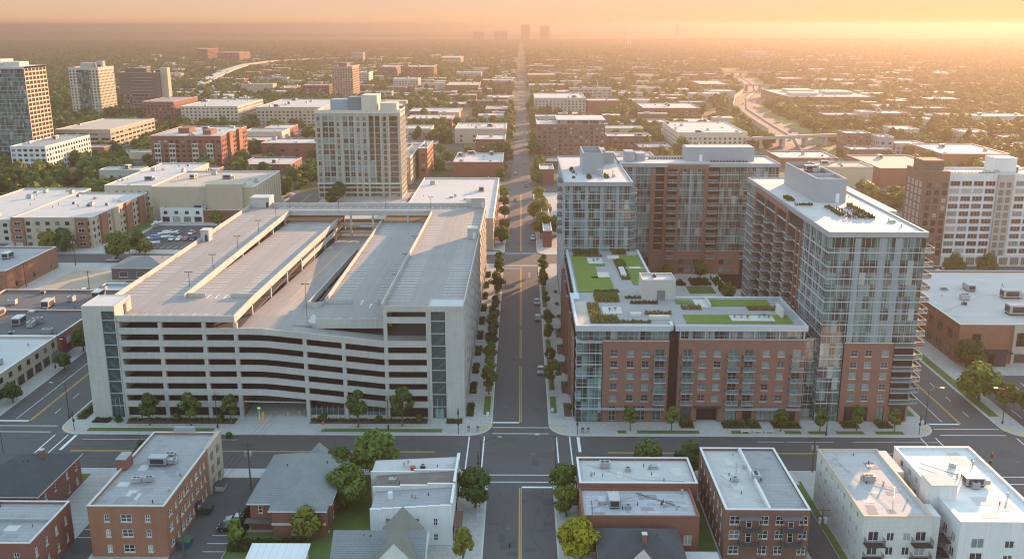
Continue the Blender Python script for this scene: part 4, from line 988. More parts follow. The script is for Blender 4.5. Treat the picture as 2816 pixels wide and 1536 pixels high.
# gabled house at the bottom
t=house('pale house with moss gray gabled roofs behind the white stepped shop',-29,-15.2,131.8,138.8,5,7.9,whitep,shing,F=W([-27,-24.5,-17],.8,[3],1.2),gable=True,ax='x')
w_=MB(); w_.poly([(-22.6,129.5,5.2),(-19.2,129.5,9),(-19.2,141,9),(-22.6,141,5.2)]).poly([(-15.8,129.5,5.2),(-15.8,141,5.2),(-19.2,141,9),(-19.2,129.5,9)]).poly([(-22.6,129.6,5.2),(-15.8,129.6,5.2),(-19.2,129.6,9)],1).poly([(-22.3,141,5.2),(-16.1,141,5.2),(-19.2,141,9)],1)
w_.build('cross_gable',[shingb,whitep],t); MB().box(-22.3,-16.1,130,140.7,0,5.15).build('wall',[whitep],t)
tag(MB().box(-43.4,-34.6,135.3,138.8,0,2.7,0).hexa([(-43.8,134.9,2.7),(-34.2,134.9,2.7),(-34.2,139.2,3.1),(-43.8,139.2,3.1),(-43.8,134.9,2.85),(-34.2,134.9,2.85),(-34.2,139.2,3.25),(-43.8,139.2,3.25)],1).build('garden_shed',[whitep,M('pale ribbed roof',(.62,.62,.62),.6,.08,.3,3,seam=(1.1,30,.05,.75))]),'low white shed with pale ribbed roof below the brick house','shed')
# dark roofed house and flat roofed block on the far side of the lot
house('red brick house with worn charcoal hip roof near the wide crossing',-101 if 0 else -99,-84,149.6,166.2,6.1,9.6,brickr,shingd,F=W([-96,-88],.8,[3.5],1.4),Rt=W([152.5,156,160.8,164.3],.85,[3.7,.9],1.4),ax='y',chim=((-88,160.5,9.6),))
t=bld('two storey red brick flats with gray roof and chimney beside the painted lot',-95,-76,131.6,145.2,7.4,brickr,roofg,F=W([-92.5,-86.3,-83.6,-78.3],.9,[4.3],1.5),Rt=W([133.2,136.5,139.8,143],.85,[4.3,1.2],1.5),par=.35,units=(6,6),nz=2,sill=pale,cop=pale)
MB().disc(-88,144.4,7,.45,1.3,4).build('chimney',[pale],t); MB().disc(-87,139.2,7,.4,1.5,6).build('chimney',[brickr],t)
MB().box(-94.7,-76.2,138.9,139.15,7,7.55).build('party_wall',[bluem],t)
# right of the street
t=bld('long single storey shop with clean white roof by the street crossing',10.4,31,152.3,162.5,7.6,brickr,roofw,Rt=W([155,159],1.2,[4],1.6),L=W([154,157,160],1.1,[4.4],1.5),par=.45,units=(),sill=pale)
roof_units(t,13,29,154,161,7.15,(4,2,6,6,6,1,0,6))
t=bld('older brick shop with patched gray roof and low ragged parapet',10.3,29.6,142.2,152.1,6.7,brickr,M('patched gray roof',(.38,.385,.40),.85,.16,.2,2.5,stain=((.17,.17,.17),.35,.8),seam=(14,1,.06,.72)),F=W([15,19.4,24.2,27.8],1.3,[1.6],1.7),par=.3,units=(),sill=pale,cop=brickr)
roof_units(t,13,28,144,151,6.4,(6,6,6,3,2,1,6)); MB().tube([(12,143,6.55),(12.2,148,6.55)],.05,5).tube([(20,150.8,6.5),(27,146,6.5)],.05,5).build('roof_pipe',[dtrim],t)
t=house('brick house with dark gray hip roof and slim brick chimney under the brick shop',12.6,25.4,131.5,141,5,7.7,brickd,shingd,F=W([15,22],.9,[3],1.2),chim=((19.5,134.4,8),))
MB().disc(18.9,130.6,4.9,2.1,2.6,8,0,r2=.03).build('turret_roof',[M('pink gray shingles',(.42,.33,.31),.9,.12,.6,6)],t)
tag(MB().box(26.4,31.6,133.5,137.4,0,2.9,0).box(26.2,31.8,133.3,137.6,2.9,3.05,1).box(28,30,133.46,133.5,.1,2.3,2).build('garage_shed',[whitep,roofw2,dtrim]),'small white roofed shed beside the dark hip roofed house','shed')
# brick twin apartment
zz=[1.2,4.0,6.6]
F_=W([34.9],1.7,zz[1:],1.5)+W([38.6,40.4],.8,zz[1:2],1.5)+W([38.2],.9,[6.0],2.2)+W([39.9],1.6,[6.6],1.5)+W([43.],1.7,zz[1:],1.5)+W([45.1],.85,[5.9],2.2)+W([47.7],1.6,zz[1:],1.5)
F_=W([34.9],1.7,zz,1.5)+W([39.6],1.5,zz,1.5)+W([42.2],1.4,zz,1.5)+W([46.],1.4,zz,1.5)
t=bld('twin brick apartment house with half white and half gray roof and dark rear porches',33.3,47,140,163.4,9.2,M('plum brick',(.185,.095,.072),.9,.18,.5,9,streak=.1,course=7),roofw2,F=F_,L=W([143,146,149,152,155,158,161],.75,zz,1.3),par=.45,units=(),sill=pale,nz=2)
MB().box(40.7,46.7,140.35,163.05,8.76,8.84).build('gray_roof',[roofg],t); MB().box(40.3,40.7,140.3,163.1,8.76,9.5).build('party_wall',[wtrim],t)
roof_units(t,34.5,39,146,156,8.76,(6,6,2)); roof_units(t,39.5,43,150,154.5,8.84,(0,2,6,6,1))
bp=balmesh(3.4,1.6,1.,darkp,dtrim,None,14); DM=winmesh(.95,2.1,1,2,wtrim,glass)
for x in (37.2,44.): 
    for z in (3.4,6.0): balcony(t,bp,(x,139.98,z),0); put('porch_door',DM,(x,139.86,z+1.05),t)
    MB().box(x-1.8,x+1.8,138.3,139.98,8.15,8.25).build('porch_roof',[darkp],t)
    for q in (-1.6,1.6): MB().box(x+q-.06,x+q+.06,138.4,138.52,0,8.15).build('porch_post',[darkp],t)
# white apartments
zz=[.9,3.5,6.0,8.4]
t=bld('white four storey apartment block with stained gray roof and dark metal balconies',54.2,65,136,160.6,10.3,whiteb,M('stained gray roof',(.43,.42,.42),.85,.1,.12,2,stain=((.22,.17,.12),.2,.75),seam=(10,1,.04,.8)),
 F=W([58.6,61.2],1.25,zz[:3],1.5)+W([55.9,63.4],1.7,zz[:3],1.7),L=W([139,142,145.4,148.5,152,155,158],.85,zz,1.15)+W([140.6,147,153.6],.5,zz[1:],.8),par=.4,units=(),cop=M('tan coping',(.48,.36,.26),.7),nz=1)
bw=balmesh(3,1.5,1.05,dtrim,dtrim,None,16)
for x in (55.9,63.4):
    for z in (3.2,5.8): balcony(t,bw,(x,135.98,z),0)
MB().box(65,66.6,152,160.6,0,10.1,0).box(65,66.4,136.5,140.6,0,10.1,0).build('east_wing',[whiteb],t)
roof_units(t,57,62.5,146,152,9.9,(0,2,5,6,6,1)); MB().tube([(58.5,149,10.05),(63.6,145.5,10.05)],.05,5).build('roof_pipe',[steel],t)
t=bld('white apartment block with white rust stained roof and square stair tower',68.4,82,134,161.4,10.5,whitep,M('rust stained roof',(.68,.67,.65),.8,.08,.12,2,stain=((.42,.28,.13),.10,.7),seam=(10,2,.04,.85)),
 F=W([71.4],2.,zz[:3],1.7)+W([76.4,80.],1.5,zz[:3],1.3),L=W([144,147.5,151,154,157.5],1.2,zz,1.3)+W([136,139],1.6,zz[1:3],1.7),par=.4,units=(),nz=1)
MB().box(67,71.2,142,146.2,0,12.6,0).box(66.9,71.3,141.9,146.3,12.6,12.72,1).build('stair_tower',[whitep,pale],t)
roof_units(t,73,79,139,157,10.1,(3,0,2,6,6,1)); MB().tube([(70.5,155,10.35),(75,150.5,10.35)],.05,5).build('roof_pipe',[dtrim],t)
for z in (3.2,5.7): balcony(t,bw,(68.4-.02,137.6,z),rad(-90))
# ------------------------------------------------------------------ the town behind: towers, blocks, halls and low roofs
def sty(s,a0,a1,z,ground=0):
    fl=2.75; nf=max(1,int((z-.6)/fl)); w=a1-a0
    if s=='a': n=max(1,int(w/3.5)); return grid(a0,a1,n,1.7,.9,fl,nf,1.45)
    if s=='b': n=max(1,int(w/3.4)); return grid(a0,a1,n,2.1,.9,2.9,max(1,int((z-.5)/2.9)),1.6)
    if s=='r': n=max(1,int(w/5.2)); return grid(a0,a1,n,4.2,.9,3.1,max(1,int((z-.3)/3.1)),1.35)
    if s=='w': n=max(1,int(w/7)); return grid(a0,a1,n,5.6,.9,3.1,max(1,int((z-.3)/3.1)),1.4)
    if s=='t': n=max(1,int(w/2.9)); return grid(a0,a1,n,1.5,1.0,2.72,int((z-1)/2.72),1.6)
    if s=='s': n=max(1,int(w/4.2)); return grid(a0,a1,n,3.2,.4,3.2,1,2.3)+(grid(a0,a1,n,1.7,3.9,3,1,1.4) if z>5.6 else [])
    if s=='f': n=max(1,int(w/9)); return grid(a0,a1,n,1.8,1.2,3.5,max(1,int(z/4.5)),1.6)
    return []
BOX=[]
def town(label,x0,x1,y0,y1,z,wm,rm,s='a',u=4,fm=None,gm=None,par=.5,name='apartment_building',cat='building',nx=2,side=None,cop=None,fr=None,us=1.3,nz=1):
    F=sty(fr or s,x0,x1,z); sd=sty(side or s,y0,y1,z); Rt=L=None
    if (x0+x1)/2<0: Rt=sd
    else: L=sd
    BOX.append((x0,x1,y0,y1))
    d=(y0+y1)/2; nx_=1 if d>560 else nx
    k=[R.choice((0,0,1,2,2,3,4,6)) for _ in range(u)]
    t=bld(label,x0,x1,y0,y1,z,wm,rm,F,Rt,L,par,name,cat,fm or dtrim,gm,None,nx_,(),cop,us=us,nz=nz)
    rf=[c for c in t.children if c.name.startswith('roof')][0]
    roof_units(rf,x0,x1,y0,y1,z-par,k,us); return t
# -- glass tower at the far edge
BOX+= [(-354,-317,619,686)]
t=thing('residential_tower','dark glass tower with a sunlit tan window grid on its flank and stepped top','tower',(-335,619,0))
MB().box(-360,-317.4,619.3,647.7,0,58).build('core',[void],t)
for k in range(21): glazing(t,'F',619,-360,-317,k*2.75+.2,2.5,[],2.4)
for k in range(22): MB().box(-360,-316.9,618.7,619.5,k*2.75-.02,k*2.75+.18).build('floor_slab',[slabband],t)
tg=M('tan window grid',(.50,.42,.31),.85,.06); mb=MB(); rc=grid(619.3,647.8,6,3.9,1.2,2.75,21,1.9); wall(mb,'R',-317,619,648,0,59.3,rc,.6); mb.build('wall',[tg],t); windows(t,'R',-317,rc,2,1,dtrim,glass,rev=.5)
MB().box(-360,-317,619.1,647.9,58,59.2,0).box(-352,-335,626,642,59.2,63.5,0).box(-333,-322,624,636,59.2,62,0).build('roof',[pale],t)
# -- two mid towers
t=town('pale condominium tower with dark glazed middle bay and sunlit cream flank',-427,-399,916,952,46,cream,roofg,'t',6,name='residential_tower',cat='tower',us=2)
MB().box(-418,-408,914.5,916.2,2,44).build('glazed_bay',[curtain],t); MB().box(-420,-408,926,940,45.5,50).box(-406,-400,930,936,45.5,51.5).build('penthouse',[gray],t)
t=town('dark brown apartment slab with rows of balconies beside the pale condominium tower',-378,-340,910,926,41.8,brickb,roofg,'t',5,name='residential_tower',cat='tower',us=2)
MB().box(-372,-352,913,923,41.5,45.5).build('penthouse',[brickb],t); MB().box(-339.7,-333,914,922,0,46).build('lift_tower',[tan],t)
for z in range(4,40,3): MB().box(-366,-346,908.6,909.9,z,z+.25).build('balcony',[slabm],t)
# -- cream tower in the middle
t=thing('residential_tower','tall cream concrete apartment tower with dark glazed bays and blue rooftop plant room','tower',(-88,514,0)); BOX.append((-103,-59,475,498))
x0,x1,y0,y1,z=-111,-65,514,545,40.9
mb=MB(); cols=[(-109.2,1.7),(-105.5,2.9),(-102.1,2.9),(-98.6,1.6),(-94.6,2.5),(-91.4,2.5),(-87.8,1.7),(-84.4,1.7),(-80.6,2.5),(-77.4,2.5),(-73.5,1.7),(-68.7,4.6)]
rc=[(a-w_/2,a+w_/2,8.0+2.62*k,10.05+2.62*k+(.33 if w_>2 else 0)) for a,w_ in cols for k in range(12)]+[(a-w_/2-.3,a+w_/2+.3,1.2+2.4*k,2.8+2.4*k) for a,w_ in cols for k in range(3)]
wall(mb,'F',y0,x0,x1,0,z,rc,.35); rc2=grid(y0+1,y1-1,9,2.1,8.2,2.62,12,1.7)+grid(y0+1,y1-1,6,3.4,1.2,2.4,3,1.6); wall(mb,'R',x1,y0,y1,0,z,rc2,.5); wall(mb,'L',x0,y0,y1,0,z); wall(mb,'B',y1,x0,x1,0,z)
TW=M('weathered cream concrete',(.34,.325,.28),.85,.08,.3,4,streak=.08); mb.build('wall',[TW],t); windows(t,'F',y0,rc,2,1,gtrim,glasst,rev=.3); windows(t,'R',x1,rc2,1,1,dtrim,glass,rev=.45)
for a in (-107.4,-100.3,-96.5,-86.2,-82.6,-75.5,-71.4): MB().box(a-.45,a+.45,y0-.5,y0-.02,7.4,z+.4).build('pier',[TW],t)
strips(t,'cornice',pale,(x0-.4,x1+.4,y0-.55,y0-.01,7.2,7.7),(x0-.3,x1+.3,y0-.6,y0-.02,z-.6,z+.1))
bt=balmesh(3.4,1.3,1.05,cream,gtrim,None,6)
for k in range(11):
    for yc in (518,525,533,541): balcony(t,bt,(x1+.02,yc,8.1+2.62*(k+1)),rad(90))
rf=MB().box(x0,x1,y0,y1,z-.5,z-.02).build('roof',[roofw2],t)
MB().box(x0,x1,y0,y0+.4,z,z+.9).box(x0,x0+.4,y0+.4,y1,z,z+.9).box(x1-.4,x1,y0+.4,y1,z,z+.9).build('parapet',[cream],t)
MB().box(-104,-94,526,540,z,z+5.2,0).box(-94,-86.5,524,538,z,z+6.4,1).box(-86.5,-78,522,542,z,z+7.4,2).box(-76,-67,518,532,z,z+4,2).build('plant_room',[M('blue gray cladding',(.22,.29,.33),.6),M('dark blue cladding',(.13,.17,.20),.6),cream],rf)
t.location=(-81,475.4,0); t.scale=(.92,.7,1.06)
# -- dark and white ten storey block at the right edge
t=town('ten storey block with dark flank and broad white window grid beyond the glass corner tower',144.5,206,341,356,33.6,whitep,roofw,'0',5,name='residential_tower',cat='tower')
z=33.6
MB().box(143.8,153,339.6,355.5,0,z+1).build('dark_bay',[brickb],t); MB().box(170.7,176.4,340.2,342,0,z-.3).build('dark_bay',[gray],t)
rc=[(a,a+3.5,4.4+2.75*k,6.2+2.75*k) for k in range(10) for a in (154,158.2,162.4,166.6,177.5,181.7,186)]; windows(t,'F',340.98,rc,3,1,gtrim,glass,rev=-.02)
rc=[(a,a+1.6,4+2.75*k,5.8+2.75*k) for k in range(10) for a in (145.2,148,150.8)]; windows(t,'F',339.58,rc,2,1,dtrim,glass,rev=-.02); rc=[(a,a+1.6,4+2.75*k,5.8+2.75*k) for k in range(10) for a in (341,344.5,348,351.5)]; windows(t,'L',143.78,rc,2,1,wtrim,glass,rev=-.02)
rc=[(a,a+1.6,4+2.75*k,5.8+2.75*k) for k in range(10) for a in (171.3,173.9)]; windows(t,'F',340.18,rc,2,1,dtrim,glass,rev=-.02)
MB().box(144.6,152,343,352,z+.6,z+4.4).build('penthouse',[brickb],t); MB().box(172,180,347,355,z-.4,z+4.8).build('penthouse',[whitep],t)
for i in range(13): put('condenser_unit',unit_mesh(2),(155+i*1.25,343.5,z-.4),t,0,.9)
MB().box(153.1,192,339.9,340.9,0,3.6,0).build('ground_floor',[pale],t); windows(t,'F',339.88,[(154.5+i*4,157.5+i*4,.4,3) for i in range(8)],3,1,dtrim,glass,rev=-.02,name='shop_window')
# -- brick hall with broad white roof right of the complex
t=town('low brick office with broad white roof and tan concrete bays across the east street',113,178,235,291,10.6,bricko,roofw,'0',0,cat='office building',name='office_building')
rc=W([117.6],2.2,[5.6],2.6)+W([122.5],1.6,[.3],2.4); windows(t,'F',234.98,rc,2,2,dtrim,glass,rev=-.02)
MB().box(126.8,178,234.4,234.98,0,10.4).build('tan_bays',[tan],t); windows(t,'F',234.38,[(a,a+4.4,zz_,zz_+h_) for a in (127.6,138,150,162) for zz_,h_ in ((.5,2.4),(5,3.6))]+[(a,a+2.6,z_,z_+2.2) for a in (133.4,144,156) for z_ in (.8,6)],3,2,dtrim,glass,rev=-.02)
MB().box(119.5,126,232,235,3.6,3.95).box(121.5,124.6,232.4,235,0,3.6).build('canopy',[dtrim],t)
windows(t,'L',112.98,W([240,246,252,258,264,270,276],2.6,[1.2,5.6],2.4),2,2,dtrim,glass,rev=-.02)
roof_units(t,117,132,240,286,10.1,(3,0,2,4,6,6),1.3); put('air_handler',unit_mesh(3),(133,246,10.1),t,0,1.7); put('air_handler',unit_mesh(3),(139,262,10.1),t,0,1.5); put('roof_duct',unit_mesh(3),(131,270,10.1),t,1.57,1.2)
# -- white roofed block behind the parking garage
t=town('white roofed commercial block right behind the parking garage with sunlit orange street side',-47,-10.6,361.5,462,13,tan,roofw,'0',9,name='shop_building')
windows(t,'R',-10.58,W([367+7*i for i in range(13)],3,[1,4.6,8.2],2.1),2,1,dtrim,glass,rev=-.02); MB().box(-23,-17,392,400,12.5,15.2).box(-44,-28,372,378,12.5,14.6).build('roof_plant',[pale],t)
for i in range(5): MB().box(-10.55,-8.8,366+19*i,374+19*i,3.4,3.6).build('awning',[M('rust awning',(.30,.12,.06),.8)],t)
# -- left side rows
T=[
('white six storey office with square windows under the dark glass tower',-302,-281,562,622,15.7,whitep,roofg,'b',5),
('tan multi level garage with long open bands and corner stair tower',-326,-287,668,751,14.3,tan,rooft,'w',1),
('long brown brick hotel with corbelled roofline behind the tan garage',-336,-308,854,919,19.2,brickr,roofg,'a',5),
('cream and brown apartment block with white roof behind the brick loft apartments',-292,-243,826,909,17.5,cream,roofw,'a',9),
('seven storey red brick loft apartments with pale trim and sunlit end wall',-226,-183,582,639,19.7,brickr,roofw2,'b',10),
('wide tan apartment block with crowded white roof behind the cream tower',-227,-170,826,917,16.9,tan,roofw,'a',12),
('two storey red brick shop with white roof among trees',-201,-181,751,779,7,brickr,roofw,'s',3),
('low red brick school building with white roof left of the cream tower',-170,-133,624,651,10.4,brickr,roofw,'f',5),
('flat pale roofed clubhouse before the low red brick school',-166,-136,560,590,5.6,brickd,roofw2,'f',4),
('big windowless tan theatre with flat roof and lit arcade flank',-165,-119,420,468,15.3,tan,rooft,'0',9),
('cream apartments with staggered white roofs beside the tan theatre',-200,-174,452,529,10.6,cream,roofw,'a',11),
('tan and orange four storey apartments with condenser covered white roof',-199,-168,365,423,12.2,tan,roofw,'a',13),
('cream terrace apartments with bright white roof at the picture edge',-238,-206,375,451,9.3,cream,roofw,'a',10),
('long orange brick warehouse with pale gray roof and small signs',-200,-167.6,299,334,7.7,bricko,roofg,'f',7),
('white two storey shop with open arcade beside the boat yard',-160,-141,415,431,6.6,whitep,roofw,'s',5),
('dark red windowless store joined to the white arcade shop',-140.9,-122,415.5,434,5.6,brickd,roofw,'0',4),
('dark roofed brick workshop covered with vents by the west street',-160,-121.5,262,284,5.6,bricko,roofd,'f',9),
('black roofed brick store with mural beside the west street',-162,-121.5,237,260.5,6.2,bricko,roofd,'f',9),
('long tan brick shop with white roof and dark shopfront windows on the west street',-150,-121.5,193.5,236.2,6.3,tan,roofw,'s',6),
('small bluish roofed annex behind the black roofed brick store',-134,-122,286,296,4.4,gray,M('blue roof',(.20,.30,.36),.6,.08),'0',1),
]
for r_ in T:
    nm='shop_building' if r_[8] in 'sf0' else 'apartment_building'
    t=town(*r_,name='parking_garage' if 'garage with' in r_[0] else nm)
    if 'loft apartments with pale' in r_[0]:
        for a in (-222,-213,-199,-190): MB().box(a-1.9,a+1.9,581.3,581.95,0,15.2).build('pale_bay',[pale],t); windows(t,'F',581.28,W([a-.9,a+.9],1.3,[1.2+2.9*k for k in range(5)],1.7),1,1,dtrim,glass,rev=-.02)
        for a in (596,616): MB().box(-183,-181.6,a,a+7,0,20.4).build('brick_bay',[bricko],t)
        MB().box(-215,-208,600,612,19.2,22.4).box(-197,-192,592,604,19.2,22).build('penthouse',[brickr],t)
    if 'windowless tan theatre' in r_[0]:
        for i in range(11): MB().box(-119,-118.5,424+4*i,425+4*i,0,14.6).build('pilaster',[cream],t)
        MB().box(-140,-124,418.4,426,0,16.6).build('stage_house',[tan],t)
    if 'condenser' in r_[0]:
        for a,m_ in ((-197,bricko),(-172,bricko)): MB().box(a-2.4,a+2.4,364.3,365,0,12.3).build('brick_bay',[m_],t); windows(t,'F',364.28,W([a],2.6,[1+2.75*k for k in range(4)],1.4),2,1,wtrim,glass,rev=-.02)
        for a in (372,384,397,411): MB().box(-168,-167.1,a,a+6,0,12.3).build('brick_bay',[bricko if a!=384 else tan],t)
    if 'with mural' in r_[0]: MB().box(-121.5,-120.4,239,241.5,1.2,5.2,0).box(-120.39,-120.3,239.2,241.3,3.4,5,1).build('blade_sign',[M('maroon sign',(.17,.03,.05),.6),M('sky blue sign panel',(.36,.58,.66),.6)],t)
BOX+=[(-141,-122,317,334)]
house('low gray hip roofed diner behind the vacant dirt lot',-141,-122.5,317,334,4.3,6.6,darkp,shing,F=W([-137,-131,-126],3,[1],1.8),cat='diner')
# -- middle rows
T=[
('tall brown brick apartment tower with sunlit orange flank',-219,-195,1125,1172,38.5,M('tan brown brick',(.30,.21,.155),.9,.1,.5,6),roofg,'t',3),
('blue gray office block beside the tall brown brick tower',-234,-219.5,1401,1441,18.7,bluem,roofw2,'a',3),
('dark gray six storey block behind the blue gray office',-226,-200,1556,1618,20.3,darkp,roofw,'a',3),
('broad red brick mill with corner tower in the far left middle',-184,-138,1537,1599,21.1,brickr,roofw2,'b',4),
('gray four storey warehouse with pale cornice near the red brick mill',-168,-135,1274,1307,16.7,gray,roofw2,'a',5),
('far brown office with bright end wall before the woods',-175,-132,2127,2237,16.3,tan,roofw,'r',4),
('gray metal hall beside the far stretch of the main street',-104,-64,1557,1602,11.4,gray,roofg,'r',3),
('long low brick depot with pale roof line by the far main street',-55,-12,1387,1422,8.9,brickd,roofw,'f',4),
('brown brick factory with flat brown roof left of the far main street',-99,-56,1275,1350,8.6,brickb,rooft,'f',5),
('dark shop with thin white roof behind the street trees',-105,-78,1153,1170,7.8,darkp,roofw,'s',2),
('white roofed shop with skylights in the left middle distance',-82,-60,1022,1058,4,brickb,roofw,'s',4),
('row of low white roofed shops before the white skylight shop',-108,-59,930,973,4.4,brickb,roofw,'s',6),
('sunlit orange brick apartments with white roof behind dark trees',-99,-60,833,871,6.6,bricko,roofw,'a',6),
('small brick church hall close to the left kerb of the main street',-35,-11,948,991,5.2,brickb,roofg,'f',3),
('beige three storey walk up with vent dotted white roof',-49,-11,709,752,10.9,tan,roofw,'f',11),
('blank dark red brick hall with white roof before the beige walk up',-31,-11,656,687,9.3,brickd,roofw,'0',4),
('long red brick shop with ragged white roof left of the main street',-39,-10.5,549,590,8.6,brickr,roofw,'0',8),
('slim tan corner block beside the cream tower with lit side',-66,-60.5,520,579,15,tan,rooft,'b',2),
('slim orange brick block next to the tan corner block',-58.5,-53.5,544,582,17,bricko,roofw,'b',3),
('red brick theatre block at the far right of the main street',10.5,61,1790,1832,12.4,brickr,roofw,'0',4),
('pale brick store before the far red brick theatre',10.5,55,1558,1610,7.9,bricko,roofw2,'f',3),
('white roofed row with many small gables along the far street',10.5,56,1419,1443,5.5,brickb,roofw,'s',6),
('low shop row with white awnings beside the far street',10.5,52,1324,1361,5.7,gray,roofw,'s',6),
('long gray six storey apartment house right of the main street',13,63,946,1015,16,gray,roofw,'a',9),
('blank red brick cinema beside the long gray apartment house',66,98,961,991,12.4,brickr,roofw2,'0',3),
('pale office slab with white stair core behind the brick cinema',56,105,1128,1144,14,gray,roofw2,'r',3),
('nine storey dark brown apartment block with glass top floor',10.5,56,641,675,21,brickb,roofw,'a',8),
('long brown brick school with rows of arched bays and white roof',113,166,895,953,10.7,brickb,roofw,'a',7),
('brown brick flats with thin white roof behind the nine storey block',61,92,679,700,8.9,brickb,roofw,'a',6),
('brick workshop with white roof behind the rear courtyard block',80,102,649,670,5,brickr,roofw,'f',4),
('narrow red brick shop beside the main street before the nine storey block',10.2,18,521,540,8.6,brickr,roofw,'0',2),
('low red brick shop with white roof hugging the teal glass tower',8.8,12.2,368,420,6.7,brickr,roofw,'0',3),
]
for r_ in T:
    t=town(*r_,name='residential_tower' if 'tower with sunlit' in r_[0] else ('shop_building' if r_[8] in 'sf0' else 'apartment_building'))
    if 'nine storey' in r_[0] and 'glass top' in r_[0]: MB().box(24,55.5,641.5,674,20.6,23.6,0).box(23.6,56.2,641,674.5,23.6,24,1).build('glass_storey',[curtain,roofw],t)
    if 'broad red brick mill' in r_[0]: MB().box(-184,-178,1537,1546,21,27).build('corner_tower',[brickr],t)
    if 'red brick theatre block' in r_[0]: MB().box(24,40,1795,1812,12,16).build('stage_house',[tan],t)
    if 'tall brown brick apartment tower' in r_[0]: MB().box(-214,-204,1140,1165,38,42).build('penthouse',[brickb],t); MB().tube([(-202,1130,38),(-202,1130,49)],[.5,.1]).build('mast',[steel],t)
# -- right side rows
T=[
('cream classical apartment complex with busy white roof behind the rear courtyard block',111,160,679,757,11.5,cream,roofw,'a',12),
('reddish hall with white monitor roof left of the freeway',239,277,1299,1380,8.7,brickr,roofw,'r',3),
('blue gray shed with shiny roof left of the freeway bend',225,256,1161,1197,8.3,gray,roofw,'0',3),
('hazy office slab with pale stair core near the far freeway',561,616,2441,2500,19.3,gray,roofg,'r',3),
('red tiled store with white roof units beyond the freeway bridge',371,406,1391,1434,10.8,brickr,roofw,'s',4),
('low glassy hall beyond the broad white roofed college',443,480,1423,1466,7.2,gray,roofw,'r',2),
('broad brown college building with many white roof terraces east of the freeway',291,384,1055,1180,9.5,brickb,roofw,'r',16),
('brown office with crisp white roof below the college',270,302,857,880,8.1,brickb,roofw,'r',4),
('brick office pavilion with tall windows beside the crisp white roof',314,339,848,878,10.1,brickb,roofw,'b',4),
('narrow brown stair block between the two brown offices',303,313,860,883,10.3,gray,roofw,'b',1),
('far brown store with white roof at the wood edge',378,411,935,954,7.6,brickb,roofw,'f',3),
('brown gatehouse block among trees on the right',373,389,861,877,7.9,brickb,roofw,'b',2),
('pale town house row with stepped roofs at the right edge',394,440,838,860,8.9,cream,roofw,'b',4),
('brown brick town house with tall windows by the overpass',225,242,666,685,12.6,brickb,roofw,'a',3),
('blue gray town house with balcony next to the brown one by the overpass',242.5,252,650,666,11.9,bluem,roofw,'b',2),
('gray town house terrace with white roof by the overpass',253,272,648,664,7.8,gray,roofw,'b',4),
('large brick hall with dusty white roof at the right edge',259,300,589,640,8.5,bricko,roofw2,'0',4),
('low brick clinic with white ribbed roof behind the rear courtyard block',161,197,594,626,5.2,brickr,roofw,'f',6),
('beige stucco office with taupe stair tower behind the penthouse roof',159,188,509,530,11.8,tan,rooft,'f',5),
('brown brick warehouse beside the beige stucco office',196,232,520,575,9.5,brickr,rooft,'0',2),
]
for r_ in T: 
    t=town(*r_,name='shop_building' if r_[8] in 'sf0' else 'apartment_building')
    if 'college' in r_[0] and 'broad brown' in r_[0]:
        for q in ((300,330,1080,1100),(345,375,1100,1130),(310,340,1130,1160)): MB().box(*q,9.4,12).build('roof_terrace',[roofw2],t)
# -- farther blocks on the skyline
T=[
('left one of the two hazy twin towers on the skyline beside the main street axis',-1,44,5100,5135,85,darkp,roofg,'r',0),
('right and darker one of the two hazy twin towers on the skyline',95,143,5000,5035,78,darkp,roofg,'r',0),
('far brick hospital wing with sunlit end standing before the left woods',-770,-743,2314,2400,30,brickr,roofg,'r',0),
('far brick office block beside the brick hospital wing',-703,-652,2258,2350,23,bricko,roofg,'r',0),
('hazy low slab on the skyline left of the twin towers',-250,-193,5100,5140,50,brickb,roofg,'r',0),
('second hazy slab on the skyline close to the twin towers',-139,-72,5000,5040,52,brickb,roofg,'r',0),
('distant cream factory front in the far left middle',-400,-372,2300,2330,22,gray,roofg,'r',0),
('faint hotel tower on the right skyline',804,826,5150,5180,89,gray,roofg,'0',0),
('long tan furniture store beside the elevated highway',-352,-312,1218,1238,13.1,tan,rooft,'0',3),
('bluish flat store behind the long tan furniture store',-385,-347,1441,1455,9.5,bluem,roofw2,'0',2),
('brown brick flats with lit end beside the tan furniture store',-298,-284,1195,1250,9.7,brickr,roofg,'a',2),
('dark brick apartment house left of the tall brown brick tower',-258,-229,1146,1177,15.9,brickb,roofg,'b',2),
]
for r_ in T: town(*r_,name='office_building',cat='office building',us=2)
ms=thing('radio_mast','thin lattice chimney stack pair on the hazy right skyline','chimney stack',(460,4200,0))
for x in (455,466): MB().tube([(x,4200,0),(x,4200,80)],[2.4,1.6],8).build('stack',[pale],ms)
# -- low roofs between them
WA=[('red brick',brickr),('brown brick',brickb),('tan',tan),('gray',gray),('dark red brick',brickd),('cream',cream)]
RF=[('white',roofw),('dusty',roofw2),('gray',roofg),('tan',rooft)]
LM=[(-317,650,'dark glass tower'),(-413,930,'pale condominium tower'),(-359,940,'brown apartment slab'),(-205,610,'brick loft apartments'),(-88,540,'cream tower'),(-207,1160,'tall brown brick tower'),(-160,1570,'red brick mill'),(-75,1310,'brown brick factory'),(-30,730,'beige walk up'),(-80,850,'orange brick apartments'),(30,650,'nine storey block'),(38,980,'long gray apartment house'),(82,975,'brick cinema'),(35,1800,'far red brick theatre'),(140,920,'brown brick school'),(240,1180,'freeway bend'),(338,1110,'brown college'),(320,860,'brick office pavilion'),(416,850,'pale town house row'),(135,710,'cream classical complex'),(-332,1228,'tan furniture store'),(80,2900,'hazy twin towers'),(-680,2300,'far brick hospital'),(590,2460,'hazy office slab')]
seen=set()
